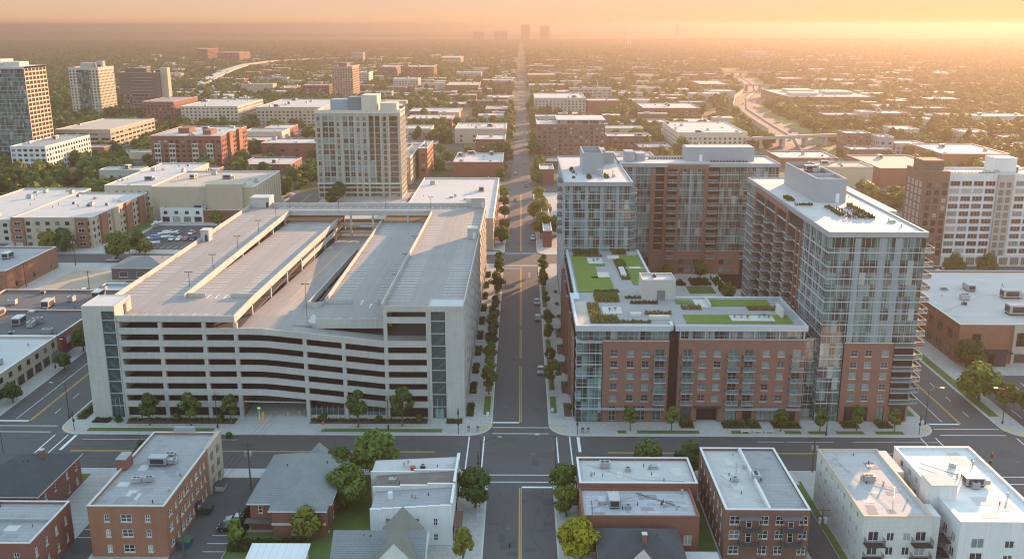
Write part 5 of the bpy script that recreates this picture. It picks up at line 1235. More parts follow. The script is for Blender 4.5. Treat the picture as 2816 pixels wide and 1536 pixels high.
def hwx(y):   # centre line of the freeway on the right
    P=[(480,146),(600,181),(745,212),(825,218),(1012,236),(1161,270),(1279,308),(1422,339),(2000,420)]
    for (a,b),(c,d) in zip(P,P[1:]):
        if a<=y<=c: return b+(d-b)*(y-a)/(c-a)
    return 9999
def hit(x0,x1,y0,y1,m=4):
    return any(x0-m<b and x1+m>a and y0-m<d and y1+m>c for a,b,c,d in BOX)
rb=random.Random(21); n=0; tries=0
while n<205 and tries<9000:
    tries+=1
    y=470+1500*rb.random()**1.5; half=y*.56+20; x=rb.uniform(-half,half) if y<1000 else rb.uniform(-half*.7,half*.8)
    w_=rb.uniform(12,34); d_=rb.uniform(11,28); z_=rb.choice((4,4.5,5,6,7,8.5))
    if abs(x)<w_/2+10 or hit(x-w_/2,x+w_/2,y,y+d_): continue
    if any(a-3<y+d_ and b+3>y for a,b in far_cr) or abs(x+109)<w_/2+10 or abs(hwx(y)-x)<w_/2+26: continue
    if x>120 and y<520: continue
    if x< -240 and y<600: continue
    wn,wm=rb.choice(WA); rn,rm=rb.choice(RF[:2]+RF[:2]+RF)
    lm=min(LM,key=lambda q:(q[0]-x)**2+((q[1]-y)*.5)**2); rel='beyond' if y>lm[1]+40 else ('before' if y<lm[1]-50 else ('west of' if x<lm[0] else 'east of'))
    sz='small' if w_<18 else ('wide' if w_>27 else 'plain'); hh='low' if z_<5.5 else ('two storey' if z_<8 else 'three storey')
    lb='%s %s %s building with %s roof %s the %s'%(sz,hh,wn,rn,rel,lm[2])
    if lb in seen or len(lb.split())>16: continue
    seen.add(lb); n+=1
    town(lb,x-w_/2,x+w_/2,y,y+d_,z_,wm,rm,rb.choice('sfaf') if y<1100 else rb.choice('f0w'),rb.choice((1,2,3)),name='shop_building')
rb=random.Random(44); V=[]; fr=MB(); k=0
while k<420:
    y=820+1800*rb.random()**1.25; x=rb.uniform(-1,1)*(y*.4+60); w_,d_,z_=rb.uniform(10,38),rb.uniform(9,26),rb.choice((3.5,4.5,6,8))
    if abs(x)<w_/2+8 or hit(x-w_/2,x+w_/2,y,y+d_) or abs(hwx(y)-x)<w_/2+24: continue
    BOX.append((x-w_/2,x+w_/2,y,y+d_)); k+=1; m=rb.randrange(4)
    fr.box(x-w_/2,x+w_/2,y,y+d_,0,z_,m,rb.choice((4,4,5,6))); fr.box(x-w_*.3,x-w_*.1,y+2,y+5,z_,z_+1.2,5)
fr.build('distant_low_buildings',[brickr,brickb,tan,gray,roofw,roofw2,roofg],kind='stuff')
# -- freeway, overpasses and the raised highway
fw=MB(); fb=MB(); gr=MB()
ys=[480+20*i for i in range(60)]
for a,b in zip(ys,ys[1:]):
    xa,xb=hwx(a),hwx(b)
    for o0,o1 in ((-13,-1),(1,13)): fw.poly([(xa+o0,a,.09),(xa+o1,a,.09),(xb+o1,b,.09),(xb+o0,b,.09)])
    fb.box(0,0,0,0,0,0) if 0 else fb.hexa([(xa-.4,a,.06),(xa+.4,a,.06),(xb+.4,b,.06),(xb-.4,b,.06),(xa-.3,a,1.1),(xa+.3,a,1.1),(xb+.3,b,1.1),(xb-.3,b,1.1)])
    gr.poly([(xa+13.5,a,.08),(xa+24,a,.08),(xb+24,b,.08),(xb+13.5,b,.08)])
struct('freeway',fw,M('pale freeway concrete',(.11,.108,.105),.85,.1,.2,2)); struct('freeway_median',fb,pale); struct('freeway_verge',gr,M('freeway verge grass',(.12,.16,.04),.95,.2,.2,3))
wl=MB()
for a,b in zip(ys[15:50],ys[16:51]):
    xa,xb=hwx(a)-14.5,hwx(b)-14.5; wl.hexa([(xa-.4,a,0),(xa+.4,a,0),(xb+.4,b,0),(xb-.4,b,0),(xa-.4,a,4.5),(xa+.4,a,4.5),(xb+.4,b,4.5),(xb-.4,b,4.5)])
tag(wl.build('retaining_wall',tan),'curved tan retaining wall along the near side of the freeway bend','retaining wall')
def bridge(label,x0,x1,y,wd,z,piers,sl=0):
    t=thing('road_bridge',label,'bridge',((x0+x1)/2,y,0))
    MB().hexa([(x0,y,z-1.2),(x1,y+sl,z-1.2),(x1,y+wd+sl,z-1.2),(x0,y+wd,z-1.2),(x0,y,z),(x1,y+sl,z),(x1,y+wd+sl,z),(x0,y+wd,z)]).build('deck',[gray],t)
    MB().hexa([(x0,y-.3,z-.3),(x1,y-.3+sl,z-.3),(x1,y+sl,z-.3),(x0,y,z-.3),(x0,y-.3,z+1),(x1,y-.3+sl,z+1),(x1,y+sl,z+1),(x0,y,z+1)]).build('railing',[gray],t)
    for x in piers: MB().box(x-1,x+1,y+1+sl*(x-x0)/(x1-x0),y+wd-1+sl*(x-x0)/(x1-x0),0,z-1.2).build('pier',[gray],t)
bridge('concrete road overpass crossing the freeway in the right middle distance',158,234,676,11,7.5,(170,188,206,222),26)
bridge('arched far overpass over the freeway bend',262,338,1290,12,8,(280,300,318))
bridge('farthest long overpass crossing the hazy freeway',250,420,1640,14,8,(290,330,370,400))
vd=thing('elevated_highway','long curved elevated highway running toward the left woods','elevated highway',(-480,1700,0))
P=[(-420,1150,1),(-441,1298,4),(-470,1470,8),(-510,1700,10),(-545,1930,10),(-545,2130,9),(-500,2300,8),(-400,2430,7)]
dk=MB(); pr_=MB()
for (xa,ya,za),(xb,yb,zb) in zip(P,P[1:]):
    dk.hexa([(xa-9,ya,za-1.5),(xa+9,ya,za-1.5),(xb+9,yb,zb-1.5),(xb-9,yb,zb-1.5),(xa-9,ya,za),(xa+9,ya,za),(xb+9,yb,zb),(xb-9,yb,zb)])
    pr_.hexa([(xa+9,ya,za-1.6),(xa+9.4,ya,za-1.6),(xb+9.4,yb,zb-1.6),(xb+9,yb,zb-1.6),(xa+9,ya,za+1.1),(xa+9.4,ya,za+1.1),(xb+9.4,yb,zb+1.1),(xb+9,yb,zb+1.1)])
dk.build('deck',[pale],vd); pr_.build('parapet',[cream],vd)
for x,y,z in P[1:]: MB().box(x-2,x+2,y-1,y+1,0,z-1.5).build('pier',[pale],vd)
# ------------------------------------------------------------------ trees
bark=M('bark',(.10,.075,.055),.95,.25,1,6)
LF=[Mleaf('green leaves',(.075,.125,.026),(.14,.19,.04)),Mleaf('dark green leaves',(.055,.095,.026),(.10,.14,.034)),Mleaf('olive leaves',(.13,.155,.028),(.20,.19,.035)),Mleaf('yellow green leaves',(.17,.22,.02),(.30,.27,.02))]
def crown_mesh(seed,r,h,z0,n,q,lobes=13,tall=.5):
    """leaf clumps: many small leaf faces on and inside uneven lobes"""
    rr=random.Random(seed); mb=MB(); L=[]
    for i in range(lobes):
        u=rr.uniform(-1,1); a=rr.uniform(0,6.283); k=rr.uniform(.35,.72); s=math.sqrt(1-u*u)
        taper=1-.35*max(0,u)
        L.append((r*k*s*math.cos(a)*taper,r*k*s*math.sin(a)*taper,z0+h*(.5+.36*u*(.6+k*.6)),r*rr.uniform(.30,.52)))
    for i in range(n):
        cx,cy_,cz,lr=L[i%lobes]; u=rr.uniform(-.75,1); a=rr.uniform(0,6.283); s=math.sqrt(1-u*u); k=lr*rr.uniform(.7,1.12)
        p=Vector((cx+k*s*math.cos(a),cy_+k*s*math.sin(a),cz+k*u*.85)); nrm=Vector((s*math.cos(a)+rr.uniform(-.6,.6),s*math.sin(a)+rr.uniform(-.6,.6),u+rr.uniform(-.3,.7))).normalized()
        t=nrm.orthogonal().normalized(); b=nrm.cross(t); an=rr.uniform(0,6.28); t,b=t*math.cos(an)+b*math.sin(an),b*math.cos(an)-t*math.sin(an)
        e=q*rr.uniform(.6,1.35); t*=e; b*=e*rr.uniform(.5,.9)
        mb.poly([p-t*.9-b*.5,p+t*.2-b,p+t,p+b*.9,p-t*.7+b*.6])
    for cx,cy_,cz,lr in L:      # shaded inside of every clump
        k=lr*.72
        for s in (-1,1):
            for i in range(5):
                a0,a1=1.2566*i,1.2566*(i+1); mb.poly([(cx,cy_,cz+s*k*.9),(cx+k*math.cos(a0),cy_+k*math.sin(a0),cz),(cx+k*math.cos(a1),cy_+k*math.sin(a1),cz)])
    return mb,L
def trunk_mesh(r,h,z0,L,tr,seed):
    mb=MB(); rr=random.Random(seed); top=z0+h*.45
    mb.tube([(0,0,0),(rr.uniform(-.1,.1),rr.uniform(-.1,.1),z0*.7),(rr.uniform(-.2,.2),rr.uniform(-.2,.2),top)],[tr*1.35,tr,tr*.5],7)
    for cx,cy_,cz,lr in L[:6]: mb.tube([(0,0,z0*.85),(cx*.45,cy_*.45,(z0+cz)/2),(cx*.9,cy_*.9,cz)],[tr*.5,tr*.33,tr*.15],5)
    return mb
TV={}
def variant(kind,i):
    key=(kind,i)
    if key in TV: return TV[key]
    r,h,z0,n,q,lb,tr={'big':(4.9,8.4,1.6,3000,.46,20,.3),'round':(3.6,6.3,1.3,1800,.38,16,.22),'slim':(1.75,4.3,1.5,800,.28,12,.1),'bush':(1.2,1.5,.1,330,.24,7,.05),'far':(4.2,6.6,1.2,420,.85,13,.3)}[kind]
    mb,L=crown_mesh(100*i+len(kind)*7,r,h,z0,n,q,lb); tk=trunk_mesh(r,h,z0,L,tr,i)
    TV[key]=({m.name:mb.mesh('crown',[m]) for m in LF},tk.mesh('trunk',[bark])); return TV[key]
NT=[0]
def tree(kind,x,y,label,leaf=0,sc=1.,group=None,z=.16,cat='tree',nv=3):
    i=R.randrange(nv); cr,tk=variant(kind,i); NT[0]+=1
    t=thing('shrub' if kind=='bush' else 'tree',label,'shrub' if kind=='bush' else cat,(x,y,z),group,R.uniform(0,6.28)); s=sc*R.uniform(.92,1.08); t.scale=(s,s,s*R.uniform(.92,1.1))
    for nm,me in (('trunk',tk),('crown',cr[LF[leaf].name])):
        o=bpy.data.objects.new(nm,me); COL.objects.link(o); o.parent=t
    return t
ORD=['first','second','third','fourth','fifth','sixth','seventh','eighth','ninth','tenth','eleventh','twelfth','thirteenth','fourteenth','fifteenth','sixteenth']
# single trees near the crossing
for a in ((( 'big',-27.5,168.5,'largest round green tree behind the corner shop row',0,.98)),('round',-34.6,166.4,'round tree between the gray hipped house and the largest tree',0,1.0),('big',-31.2,156.8,'dense dark green tree squeezed beside the corner shop row',0,.86),
 ('round',-8.2,157.3,'dark green tree on the sidewalk before the corner shops',1,.95),('round',8.2,162,'round green tree at the white roofed corner shop',0,.86),('round',8.3,154.2,'lighter green tree below the round one at the patched roof shop',2,.78),
 ('big',9.9,138.6,'big yellow green tree beside the dark hip roofed house',3,.86),('slim',-9.2,137.6,'small bright green tree on the near left sidewalk',2,1.15),('round',24.4,169.8,'round street tree on the cross street above the white roof',0,.88),('round',33,169.8,'pointed street tree beside the twin brick apartment house',1,.86),
 ('round',-72.6,168.6,'broad dark tree against the long brick apartment block',1,.98),('round',-36.4,145.4,'bright yellow green tree before the gray hipped house',2,.8),('slim',-47.3,141.6,'shaggy small tree over the hedge by the garden shed',0,1.1),
 ('big',107.5,210,'large green tree on the corner beyond the east street',0,.98),('round',110.8,204.5,'rounded tree beside the large tree on the east corner',2,.85),('round',113.5,198,'dark wide tree at the east corner parking lot',1,1.05),
 ('round',-117.6,242,'dark green tree on the west street before the mural store',1,.9),('round',-116.2,228,'small green tree by the tan brick shop on the west street',1,.66),('round',-118,206,'street tree before the dark shopfronts of the tan brick shop',1,.72),
 ('big',-151.2,346,'big green tree by the boat yard entrance',0,1.1),('round',-146.6,356,'rounder tree beside the big one at the boat yard',1,1.05),('round',-142.8,352,'low yellow green tree in front of the parked boats',2,.95),('round',-131.5,405,'round tree behind the upper left deck of the parking garage',2,1.0),
 ('round',-95.5,203.5,'small tree on the planting bed by the left stair tower',0,.55),('bush',-62,186.9,'low shrub by the garage driveway mouth',0,.8)):
    tree(*a)
for i,(x,y) in enumerate(((-81.3,193.4),(-72.2,193.2),(-63.8,194.6),(-35.4,192.5),(-25.8,193.4))): tree('slim',x,y,'slim dark tree before the garage front, %s from the left stair tower'%ORD[i],1,(1.45,1.4,1.1,1.5,1.45)[i],'slim trees before the garage front')
for i,(x,y) in enumerate(((-76.3,195.8),(-66.5,195.8),(-88.9,195.2),(-22.5,195.7),(-43.6,195.8),(-31.2,195.6))): tree('bush',x,y,'shrub against the garage wall, number %s counted from the left stair tower'%ORD[(1,2,0,5,3,4)[i]],1,1.0,'shrubs against the garage wall')
for i,(x,y) in enumerate(((23.8,191.6),(32.7,191.5),(56.2,191.2),(64.4,190.4),(72.8,191.8),(80.6,191.2))): tree('slim',x,y,'young street tree before the brick complex, %s from the main street'%ORD[i],0,(1.1,1.05,.95,1.0,1.0,1.0)[i],'young street trees before the brick complex')
for i,(x,y) in enumerate(((36,195),(46,195),(48.6,195),(50.8,195),(57,195),(60,194.6),(78.6,195.4))): tree('bush',x,y,'low shrub in the beds of the brick complex, %s from the main street'%ORD[i],1,.8,'shrubs at the foot of the brick complex')
for sd,xs,nm in ((-1,-7.6,'left'),(1,7.7,'right')):
    Y=(212,221,231,243,255,267,280,294,306,318,329) if sd<0 else (216,233,250,263,285,302,310,320,329)
    for i,y in enumerate(Y): tree('slim',xs+R.uniform(-.2,.2),y,'young tree on the %s sidewalk of the main street, %s from the near crossing'%(nm,ORD[i]),R.choice((0,1,1)),R.uniform(1.05,1.5) if sd<0 else R.uniform(.9,1.3),'young trees along the main street')
    for i in range(8): tree('bush',xs+sd*3.6,201.5+i*14+sd*2,'low shrub beside the %s sidewalk wall, %s from the near crossing'%(nm,ORD[i]),1,.7,'low shrubs along the main street walls')
for i,(x,y,s,l) in enumerate(((-7.4,427,.62,1),(-7.3,400,.6,2),(-7.5,374,.68,0),(-8,452,.6,1),(-8.5,478,.62,0))): tree('big',x,y,'round tree on the left sidewalk past the second crossing, %s along'%ORD[(2,1,0,3,4)[i]],l,s,'trees left of the second crossing')
for i,(x,y,s,l) in enumerate(((8.7,418,1.15,2),(9.3,388,1.05,2),(9,447,.75,0),(9.4,474,.7,3),(9,520,.8,0))): tree('big',x,y,'round tree on the right sidewalk past the second crossing, %s along'%ORD[(1,0,2,3,4)[i]],l,s,'trees right of the second crossing')
for sd in (-1,1):
    for i in range(16):
        y=540+31*i+R.uniform(-7,7); tree('far',sd*R.uniform(9.4,11.5),y,'leafy tree lining the %s kerb of the far main street, %s beyond the second crossing'%('left' if sd<0 else 'right',ORD[i]),R.choice((0,0,1,2)),R.uniform(.85,1.35),'leafy trees lining the far main street')
# courtyard trees
for i,(x,y) in enumerate(((38,296),(58,299),(62.5,276),(47,297),(36.5,262))): tree('round',x,y,'courtyard tree at the foot of the glass and brick block, %s'%('near the teal tower','before the brick arches','by the corner tower balconies','in the middle bed','beside the roof garden edge')[i],0,.72,z=5.45)
# clumps of trees: members of one clump look the same
def free(x,y,m=2.5):
    if any(a-m<x<b+m and c-m<y<d+m for a,b,c,d in BOX): return False
    if abs(x)<12 or abs(x+109)<12 and y<492 or abs(x-97)<11 and y<490: return False
    if any(a-2<y<b+2 for a,b in ([(172,189),(340,355)]+far_cr)): return False
    if y>480 and -22<hwx(y)-x<22: return False
    return True
CL=[(-262,-228,500,585,20,'dense tree in the grove between the white office and the loft apartments'),(-300,-262,470,552,18,'dark tree in the grove below the white square window office'),(-296,-250,590,700,16,'tree between the white office and the brick loft apartments'),(-300,-245,760,822,10,'tree behind the tan garage'),
(-240,-160,700,822,12,'tree around the two storey brick shop among trees'),(-176,-120,472,552,9,'tree in the yard behind the tan theatre'),(-178,-120,570,620,7,'tree beside the flat pale roofed clubhouse'),(-99,-62,795,830,13,'dark tree before the sunlit orange brick apartments'),(-60,-12,770,940,20,'tree in the strip left of the far main street'),(-56,-13,600,650,7,'tree behind the long brick shop with ragged roof'),
(12,60,690,790,11,'tree behind the nine storey brown block'),(62,112,705,790,11,'tree between the brown flats and the school'),(100,150,760,890,13,'tree before the long brown brick school'),(170,200,640,670,5,'tree at the near end of the overpass'),(160,205,690,780,12,'tree clump on the left bank of the freeway'),(246,300,680,830,15,'tree clump right of the freeway before the brown offices'),(255,330,560,670,15,'tree near the gray town house terrace'),(190,250,440,600,10,'tree around the brown brick warehouse'),(112,180,300,338,7,'tree in the drive before the ten storey block'),(12,90,365,490,7,'tree in the yards behind the wide apartment block'),(-200,-165,345,362,5,'tree along the street before the orange brick apartments'),(-240,-205,455,500,6,'tree behind the cream terrace apartments'),(114,117,228,290,6,'tree along the tan flank of the broad roofed office')]
for x0,x1,y0,y1,n,lb in CL:
    k=0; n=max(4,int(n*.72))
    for _ in range(n*8):
        x,y=R.uniform(x0,x1),R.uniform(y0,y1)
        if not free(x,y): continue
        tree('far' if y>330 else 'round',x,y,lb,R.choice((0,0,1,1,2)),R.uniform(.7,1.25),lb+' group'); k+=1
        if k>=n: break
# distant woods: uncountable canopy
def woods():
    rr=random.Random(5); V=[]
    def wood(y,x): return .5+.5*math.sin(x*.011+2*math.sin(y*.0043))*math.cos(y*.0061+.7*math.sin(x*.007))
    def add(n,y0,y1,spread,dens,pw=1):
        for _ in range(n):
            y=y0+(y1-y0)*rr.random()**pw; x=rr.uniform(-1,1)*(y*spread+60)
            if not free(x,y,3): continue
            d=dens(x,y)
            if rr.random()<d: V.append((x,y,rr.uniform(-1.5,0)))
    core=lambda x,y: max(.0,min(1,(.28+ .75*wood(y,x))*(1 if abs(x)>220 or y>1300 else .33)+ (y-900)*.0006+max(0,-x-300)*.002+max(0,x-290)*.0028))
    add(2600,440,700,.62,lambda x,y: .85 if x<-300 or (x>300) else .5*wood(y,x)); add(11000,700,1300,.62,core); add(16000,1300,2600,.62,lambda x,y:min(1,core(x,y)+.12)); add(26000,2600,5200,.60,lambda x,y:.9)
    srcs=[]
    mb,L=crown_mesh(77,4.6,7.2,.4,190,1.35,11); m2,L2=crown_mesh(78,4.2,7.8,.4,190,1.3,9)
    # seed crowns: two real trees that stand among the woods
    for j,(b,xy) in enumerate(((mb,(-330,560)),(m2,(-342,575)))):
        s=b.build('tree',[LF[j]]); s.location=(*xy,0); tag(s,('broad','taller')[j]+' tree at the foot of the dark glass tower','tree'); srcs.append(s)
    for j,s in enumerate(srcs):
        me=bpy.data.meshes.new('woods'); me.from_pydata(V[j::2],[],[]); o=bpy.data.objects.new('woods',me); COL.objects.link(o); o['kind']='stuff'
        ng=bpy.data.node_groups.new('canopy','GeometryNodeTree'); ng.interface.new_socket('Geometry',in_out='INPUT',socket_type='NodeSocketGeometry'); ng.interface.new_socket('Geometry',in_out='OUTPUT',socket_type='NodeSocketGeometry')
        A=ng.nodes.new; gi,go=A('NodeGroupInput'),A('NodeGroupOutput'); mp=A('GeometryNodeMeshToPoints'); ip=A('GeometryNodeInstanceOnPoints'); oi=A('GeometryNodeObjectInfo'); rv=A('FunctionNodeRandomValue'); rs=A('FunctionNodeRandomValue')
        oi.inputs['Object'].default_value=s; oi.inputs['As Instance'].default_value=True
        rv.data_type='FLOAT_VECTOR'; rv.inputs[0].default_value=(0,0,0); rv.inputs[1].default_value=(.12,.12,6.28)
        rs.data_type='FLOAT_VECTOR'; rs.inputs[0].default_value=(.75,.75,.7); rs.inputs[1].default_value=(1.6,1.6,1.35)
        l=ng.links.new; l(gi.outputs[0],mp.inputs['Mesh']); l(mp.outputs[0],ip.inputs['Points']); l(oi.outputs['Geometry'],ip.inputs['Instance']); l(rv.outputs[0],ip.inputs['Rotation']); l(rs.outputs[0],ip.inputs['Scale']); l(ip.outputs[0],go.inputs[0])
        md=o.modifiers.new('canopy','NODES'); md.node_group=ng
woods()
# ------------------------------------------------------------------ lamps, poles, cars, boats and street things
post=M('black post',(.025,.025,.028),.5,.1)
def garage_lamp(x,y,z,h,label):
    t=thing('light_pole',label,'light pole',(x,y,z),'twin head light poles on the garage roof')
    MB().disc(x,y,z,.25,.5,8).build('base',[concrete],t); MB().tube([(x,y,z+.5),(x,y,z+h)],[.09,.07],6).build('pole',[post],t)
    for s in (-1,1): MB().box(x+s*.15,x+s*.95,y-.2,y+.2,z+h-.05,z+h+.1).build('lamp_head',[post],t)
for i,y in enumerate((219,237,259,281,302)): garage_lamp(-79.05,y,23.9,4.3,'dark twin head light pole on the left garage divider, %s from the front'%ORD[i])
for i,y in enumerate((230,252,274.5,299,312)): garage_lamp(-31.2,y,20,4.9,'dark twin head light pole on the right lower garage deck, %s from the front'%ORD[i])
garage_lamp(-49.2,209.6,19.6,8.3,'tall light pole at the rounded nose of the middle garage ramp')
for i,x in enumerate((-78.6,-62,-46,-30.6)): garage_lamp(x,319.4,24,4.6,'tall thin light pole on the rear garage bridge, %s from the left'%ORD[i])
def street_lamp(x,y,h,dx,dy,label,g='street lamps'):
    t=thing('street_lamp',label,'street lamp',(x,y,.16)); t['group']=g
    MB().disc(x,y,.16,.2,.7,8).tube([(x,y,.8),(x,y,h)],[.11,.07],6).build('pole',[post],t)
    MB().tube([(x,y,h-.7),(x+dx*.5,y+dy*.5,h-.1),(x+dx,y+dy,h)],.05,5).build('arm',[post],t)
    MB().box(x+dx-.4,x+dx+.4,y+dy-.16,y+dy+.16,h-.12,h+.02).build('lamp_head',[steel],t); return t
for a in ((-100.9,197.3,8.6,-3,0,'tall black street lamp beside the left stair tower at the west street'),(-7.6,167.4,8.8,3.6,1.5,'tall black street lamp on the corner of the shop row'),(6.9,171.4,8.2,-3.6,0,'black street lamp leaning over the crossing from the white roof corner'),
 (65.4,189.3,8.6,0,-2.5,'black street lamp on the cross street before the glass tower'),(89,195.4,8.8,2.8,0,'black street lamp on the corner of the glass tower and east street'),(106.2,196,8.6,-2.5,0,'street lamp at the far corner of the east street'),(-101.7,171.6,8,-2.5,2,'black street lamp beside the charcoal roofed house'),(-66,192.1,8.4,.8,-.6,'thin black pole with small signal before the garage driveway'),(-28.7,191.9,7.6,0,-1,'thin street lamp before the garage storefront glass'),(-119,229,8,2.4,0,'street lamp on the far kerb of the west street'),(8.2,384,8.5,-2.4,0,'pale street lamp at the second crossing by the low brick shop')): street_lamp(*a)
def signal(x,y,h,label):
    t=thing('traffic_signal',label,'traffic signal',(x,y,.16)); MB().tube([(x,y,.16),(x,y,h)],.08,6).build('pole',[post],t)
    hd=MB().box(x-.18,x+.18,y-.2,y-.02,h-1.5,h-.5).build('signal_head',[M('signal yellow black',(.05,.045,.03),.6)],t)
    MB().box(x-.1,x+.1,y-.22,y-.2,h-.82,h-.62).build('signal_lens',[M('red lens',(.5,.03,.02),.3)],hd); MB().box(x-.22,x+.22,y+.05,y+.2,2.2,2.8).build('walk_signal',[post],t)
for a in ((-13.3,189.3,6.2,'black signal pole at the right stair tower corner of the garage'),(12.2,189.4,6.2,'black signal pole at the corner of the brick podium'),(-96.6,190.4,5,'short signal pole on the left garage corner'),(85.5,190,5,'signal pole on the pavement corner below the glass tower'),(-8.2,170.3,5,'short signal pole before the pale blue roofed corner shop'),(92,172,5,'signal pole on the near kerb of the wide east crossing')): signal(*a)
def sign(x,y,label,h=2.6,m=None):
    t=thing('street_sign',label,'street sign',(x,y,.16)); MB().tube([(x,y,.16),(x,y,h)],.04,5).build('pole',[steel],t); MB().box(x-.3,x+.3,y-.03,y-.005,h-.75,h).build('sign_panel',[m or M('sign white',(.6,.62,.65),.5)],t)
for a in ((-42.6,190.6,'small red and white sign post right of the garage driveway',2.4,M('sign red',(.5,.08,.06),.5)),(7.1,197.6,'blue white street sign on the right sidewalk past the crossing',2.8,M('sign blue',(.30,.45,.65),.5)),(-7.2,195.8,'white sign panel on the left sidewalk past the crossing'),(8.1,147.3,'white sign under the yellow green tree'),(-7.3,150.6,'blue sign under the dark sidewalk tree',2.6,M('sign blue',(.30,.45,.65),.5))): sign(*a)
def pole(x,y,h,label,arms=2,tank=True,rz=0):
    t=thing('utility_pole',label,'utility pole',(x,y,0),None); MB().tube([(x,y,0),(x,y,h)],[.17,.11],7).build('pole',[M('creosote wood',(.075,.055,.04),.95,.25,1,4)],t)
    for k in range(arms): MB().box(x-1.2,x+1.2,y-.06,y+.06,h-.5-.9*k,h-.38-.9*k).build('crossarm',[M('creosote wood',())] if 0 else [MATS['creosote wood']],t)
    if tank:
        for s in (-.45,.45): MB().disc(x+s,y-.2,h-2.6,.24,.9,9).build('transformer',[steel],t)
    return t
for a in ((-51,164,9.6,'wooden utility pole with transformers at the alley end by the gray hipped house'),(-55.4,139.8,8.5,'leaning dark utility pole at the near end of the alley',0,False),(49.3,140.8,9.2,'utility pole with two gray transformers between the twin house and the white block'),(-48.2,147.4,5,'short pole with meter box beside the parked cars',0,False),(57.4,172.1,7.5,'utility pole behind the white apartment roof',1,True),(-162.4,336.2,11,'utility pole with wires by the vacant lot street'),(-138.7,294.4,9,'bare wooden pole at the edge of the dirt lot',1,False),(-165.8,307,8.5,'thin pole before the orange warehouse wall',1,False),(-151,357.2,9.5,'white topped pole at the boat yard trees',0,False),(-182,376,10,'pole beside the orange brick apartments',1,True)): pole(*a)
wr=thing('overhead_wires','thin black overhead wires along the alley poles','overhead wires',(-51,150,9))
for dx in (-1,0,1): MB().tube([(-51+dx,164,9.2),(-50.6+dx,176,8.2),(-50+dx,188.8,9)],.025,3).tube([(-51+dx,164,9.2),(-53+dx,150,8.2),(-55.4+dx,139.8,8.4)],.025,3).build('wire',[post],wr)
# cars
def car_mesh(paint_):
    mb=MB(); L,Wd=2.2,.88
    lo=[(-L,.32),(-L+.08,.68),(-L+.55,.82),(-1.0,.90),(1.55,.90),(L-.1,.86),(L,.62),(L-.02,.32)]
    n=len(lo)
    for s in (-1,1): mb.poly([(x,s*Wd,z) for x,z in lo],0)
    for (a,b),(c,d) in zip(lo,lo[1:]): mb.poly([(a,-Wd,b),(c,-Wd,d),(c,Wd,d),(a,Wd,b)],0)
    mb.box(-L+.05,L-.05,-Wd+.08,Wd-.08,.22,.32,1)
    b0=[(-1.05,.9),(-.35,1.4),(1.05,1.42),(1.75,.9)]; w0,w1=Wd-.04,Wd-.2
    P=[(b0[0],w0),(b0[1],w1),(b0[2],w1),(b0[3],w0)]
    for (p,wa),(q,wb_) in zip(P,P[1:]): mb.poly([(p[0],-wa,p[1]),(q[0],-wb_,q[1]),(q[0],wb_,q[1]),(p[0],wa,p[1])],2 if p[1]!=q[1] else 0)
    for s in (-1,1): mb.poly([(x[0],s*w,x[1]) for x,w in P],2)
    mb.box(-.36,1.06,-w1-.01,w1+.01,1.40,1.45,0)
    for x in (-.3,.4,1.0): 
        for s in (-1,1): mb.hexa([(x-.04,s*w0,.9),(x+.04,s*w0,.9),(x+.04,s*(w0+.01),.9),(x-.04,s*(w0+.01),.9),(x-.04,s*w1,1.4),(x+.04,s*w1,1.4),(x+.04,s*(w1+.015),1.4),(x-.04,s*(w1+.015),1.4)],0)
    return mb.mesh('body',[paint_,dtrim,glass])
wheelm=MB(); wheelm.tube([(0,-.1,0),(0,.1,0)],.32,12,0); wheelm.tube([(0,-.11,0),(0,.11,0)],.17,8,1); WHEEL=wheelm.mesh('wheel',[M('tyre',(.02,.02,.02),.9),steel])
HL=MB().box(-.05,.03,-.2,.2,-.08,.08).mesh('headlight',[M('lamp lens',(.6,.6,.58),.2)]); TLm=MB().box(-.03,.05,-.18,.18,-.08,.08).mesh('tail_light',[M('tail lens',(.25,.02,.02),.3)])
CARP={n:M('car paint '+n,c,.3,.04,.3,3,metal=.2,spec=.6) for n,c in (('silver',(.42,.43,.44)),('black',(.02,.021,.025)),('white',(.68,.68,.67)),('dark blue',(.03,.05,.11)),('red',(.28,.03,.03)),('gray',(.14,.145,.15)))}
CARM={n:car_mesh(m) for n,m in CARP.items()}
def car(c,x,y,rz,label,z=.07,g=None):
    t=thing('parked_car',label,'car',(x,y,z),g,rad(rz))
    o=bpy.data.objects.new('body',CARM[c]); COL.objects.link(o); o.parent=t
    for a in (-1.35,1.4):
        for s in (-1,1): w_=bpy.data.objects.new('wheel',WHEEL); COL.objects.link(w_); w_.parent=t; w_.location=(a,s*.8,.32)
    for s in (-1,1):
        for nm,me,xx in (('headlight',HL,-2.2),('tail_light',TLm,2.19)): h=bpy.data.objects.new(nm,me); COL.objects.link(h); h.parent=t; h.location=(xx,s*.62,.66)
    return t
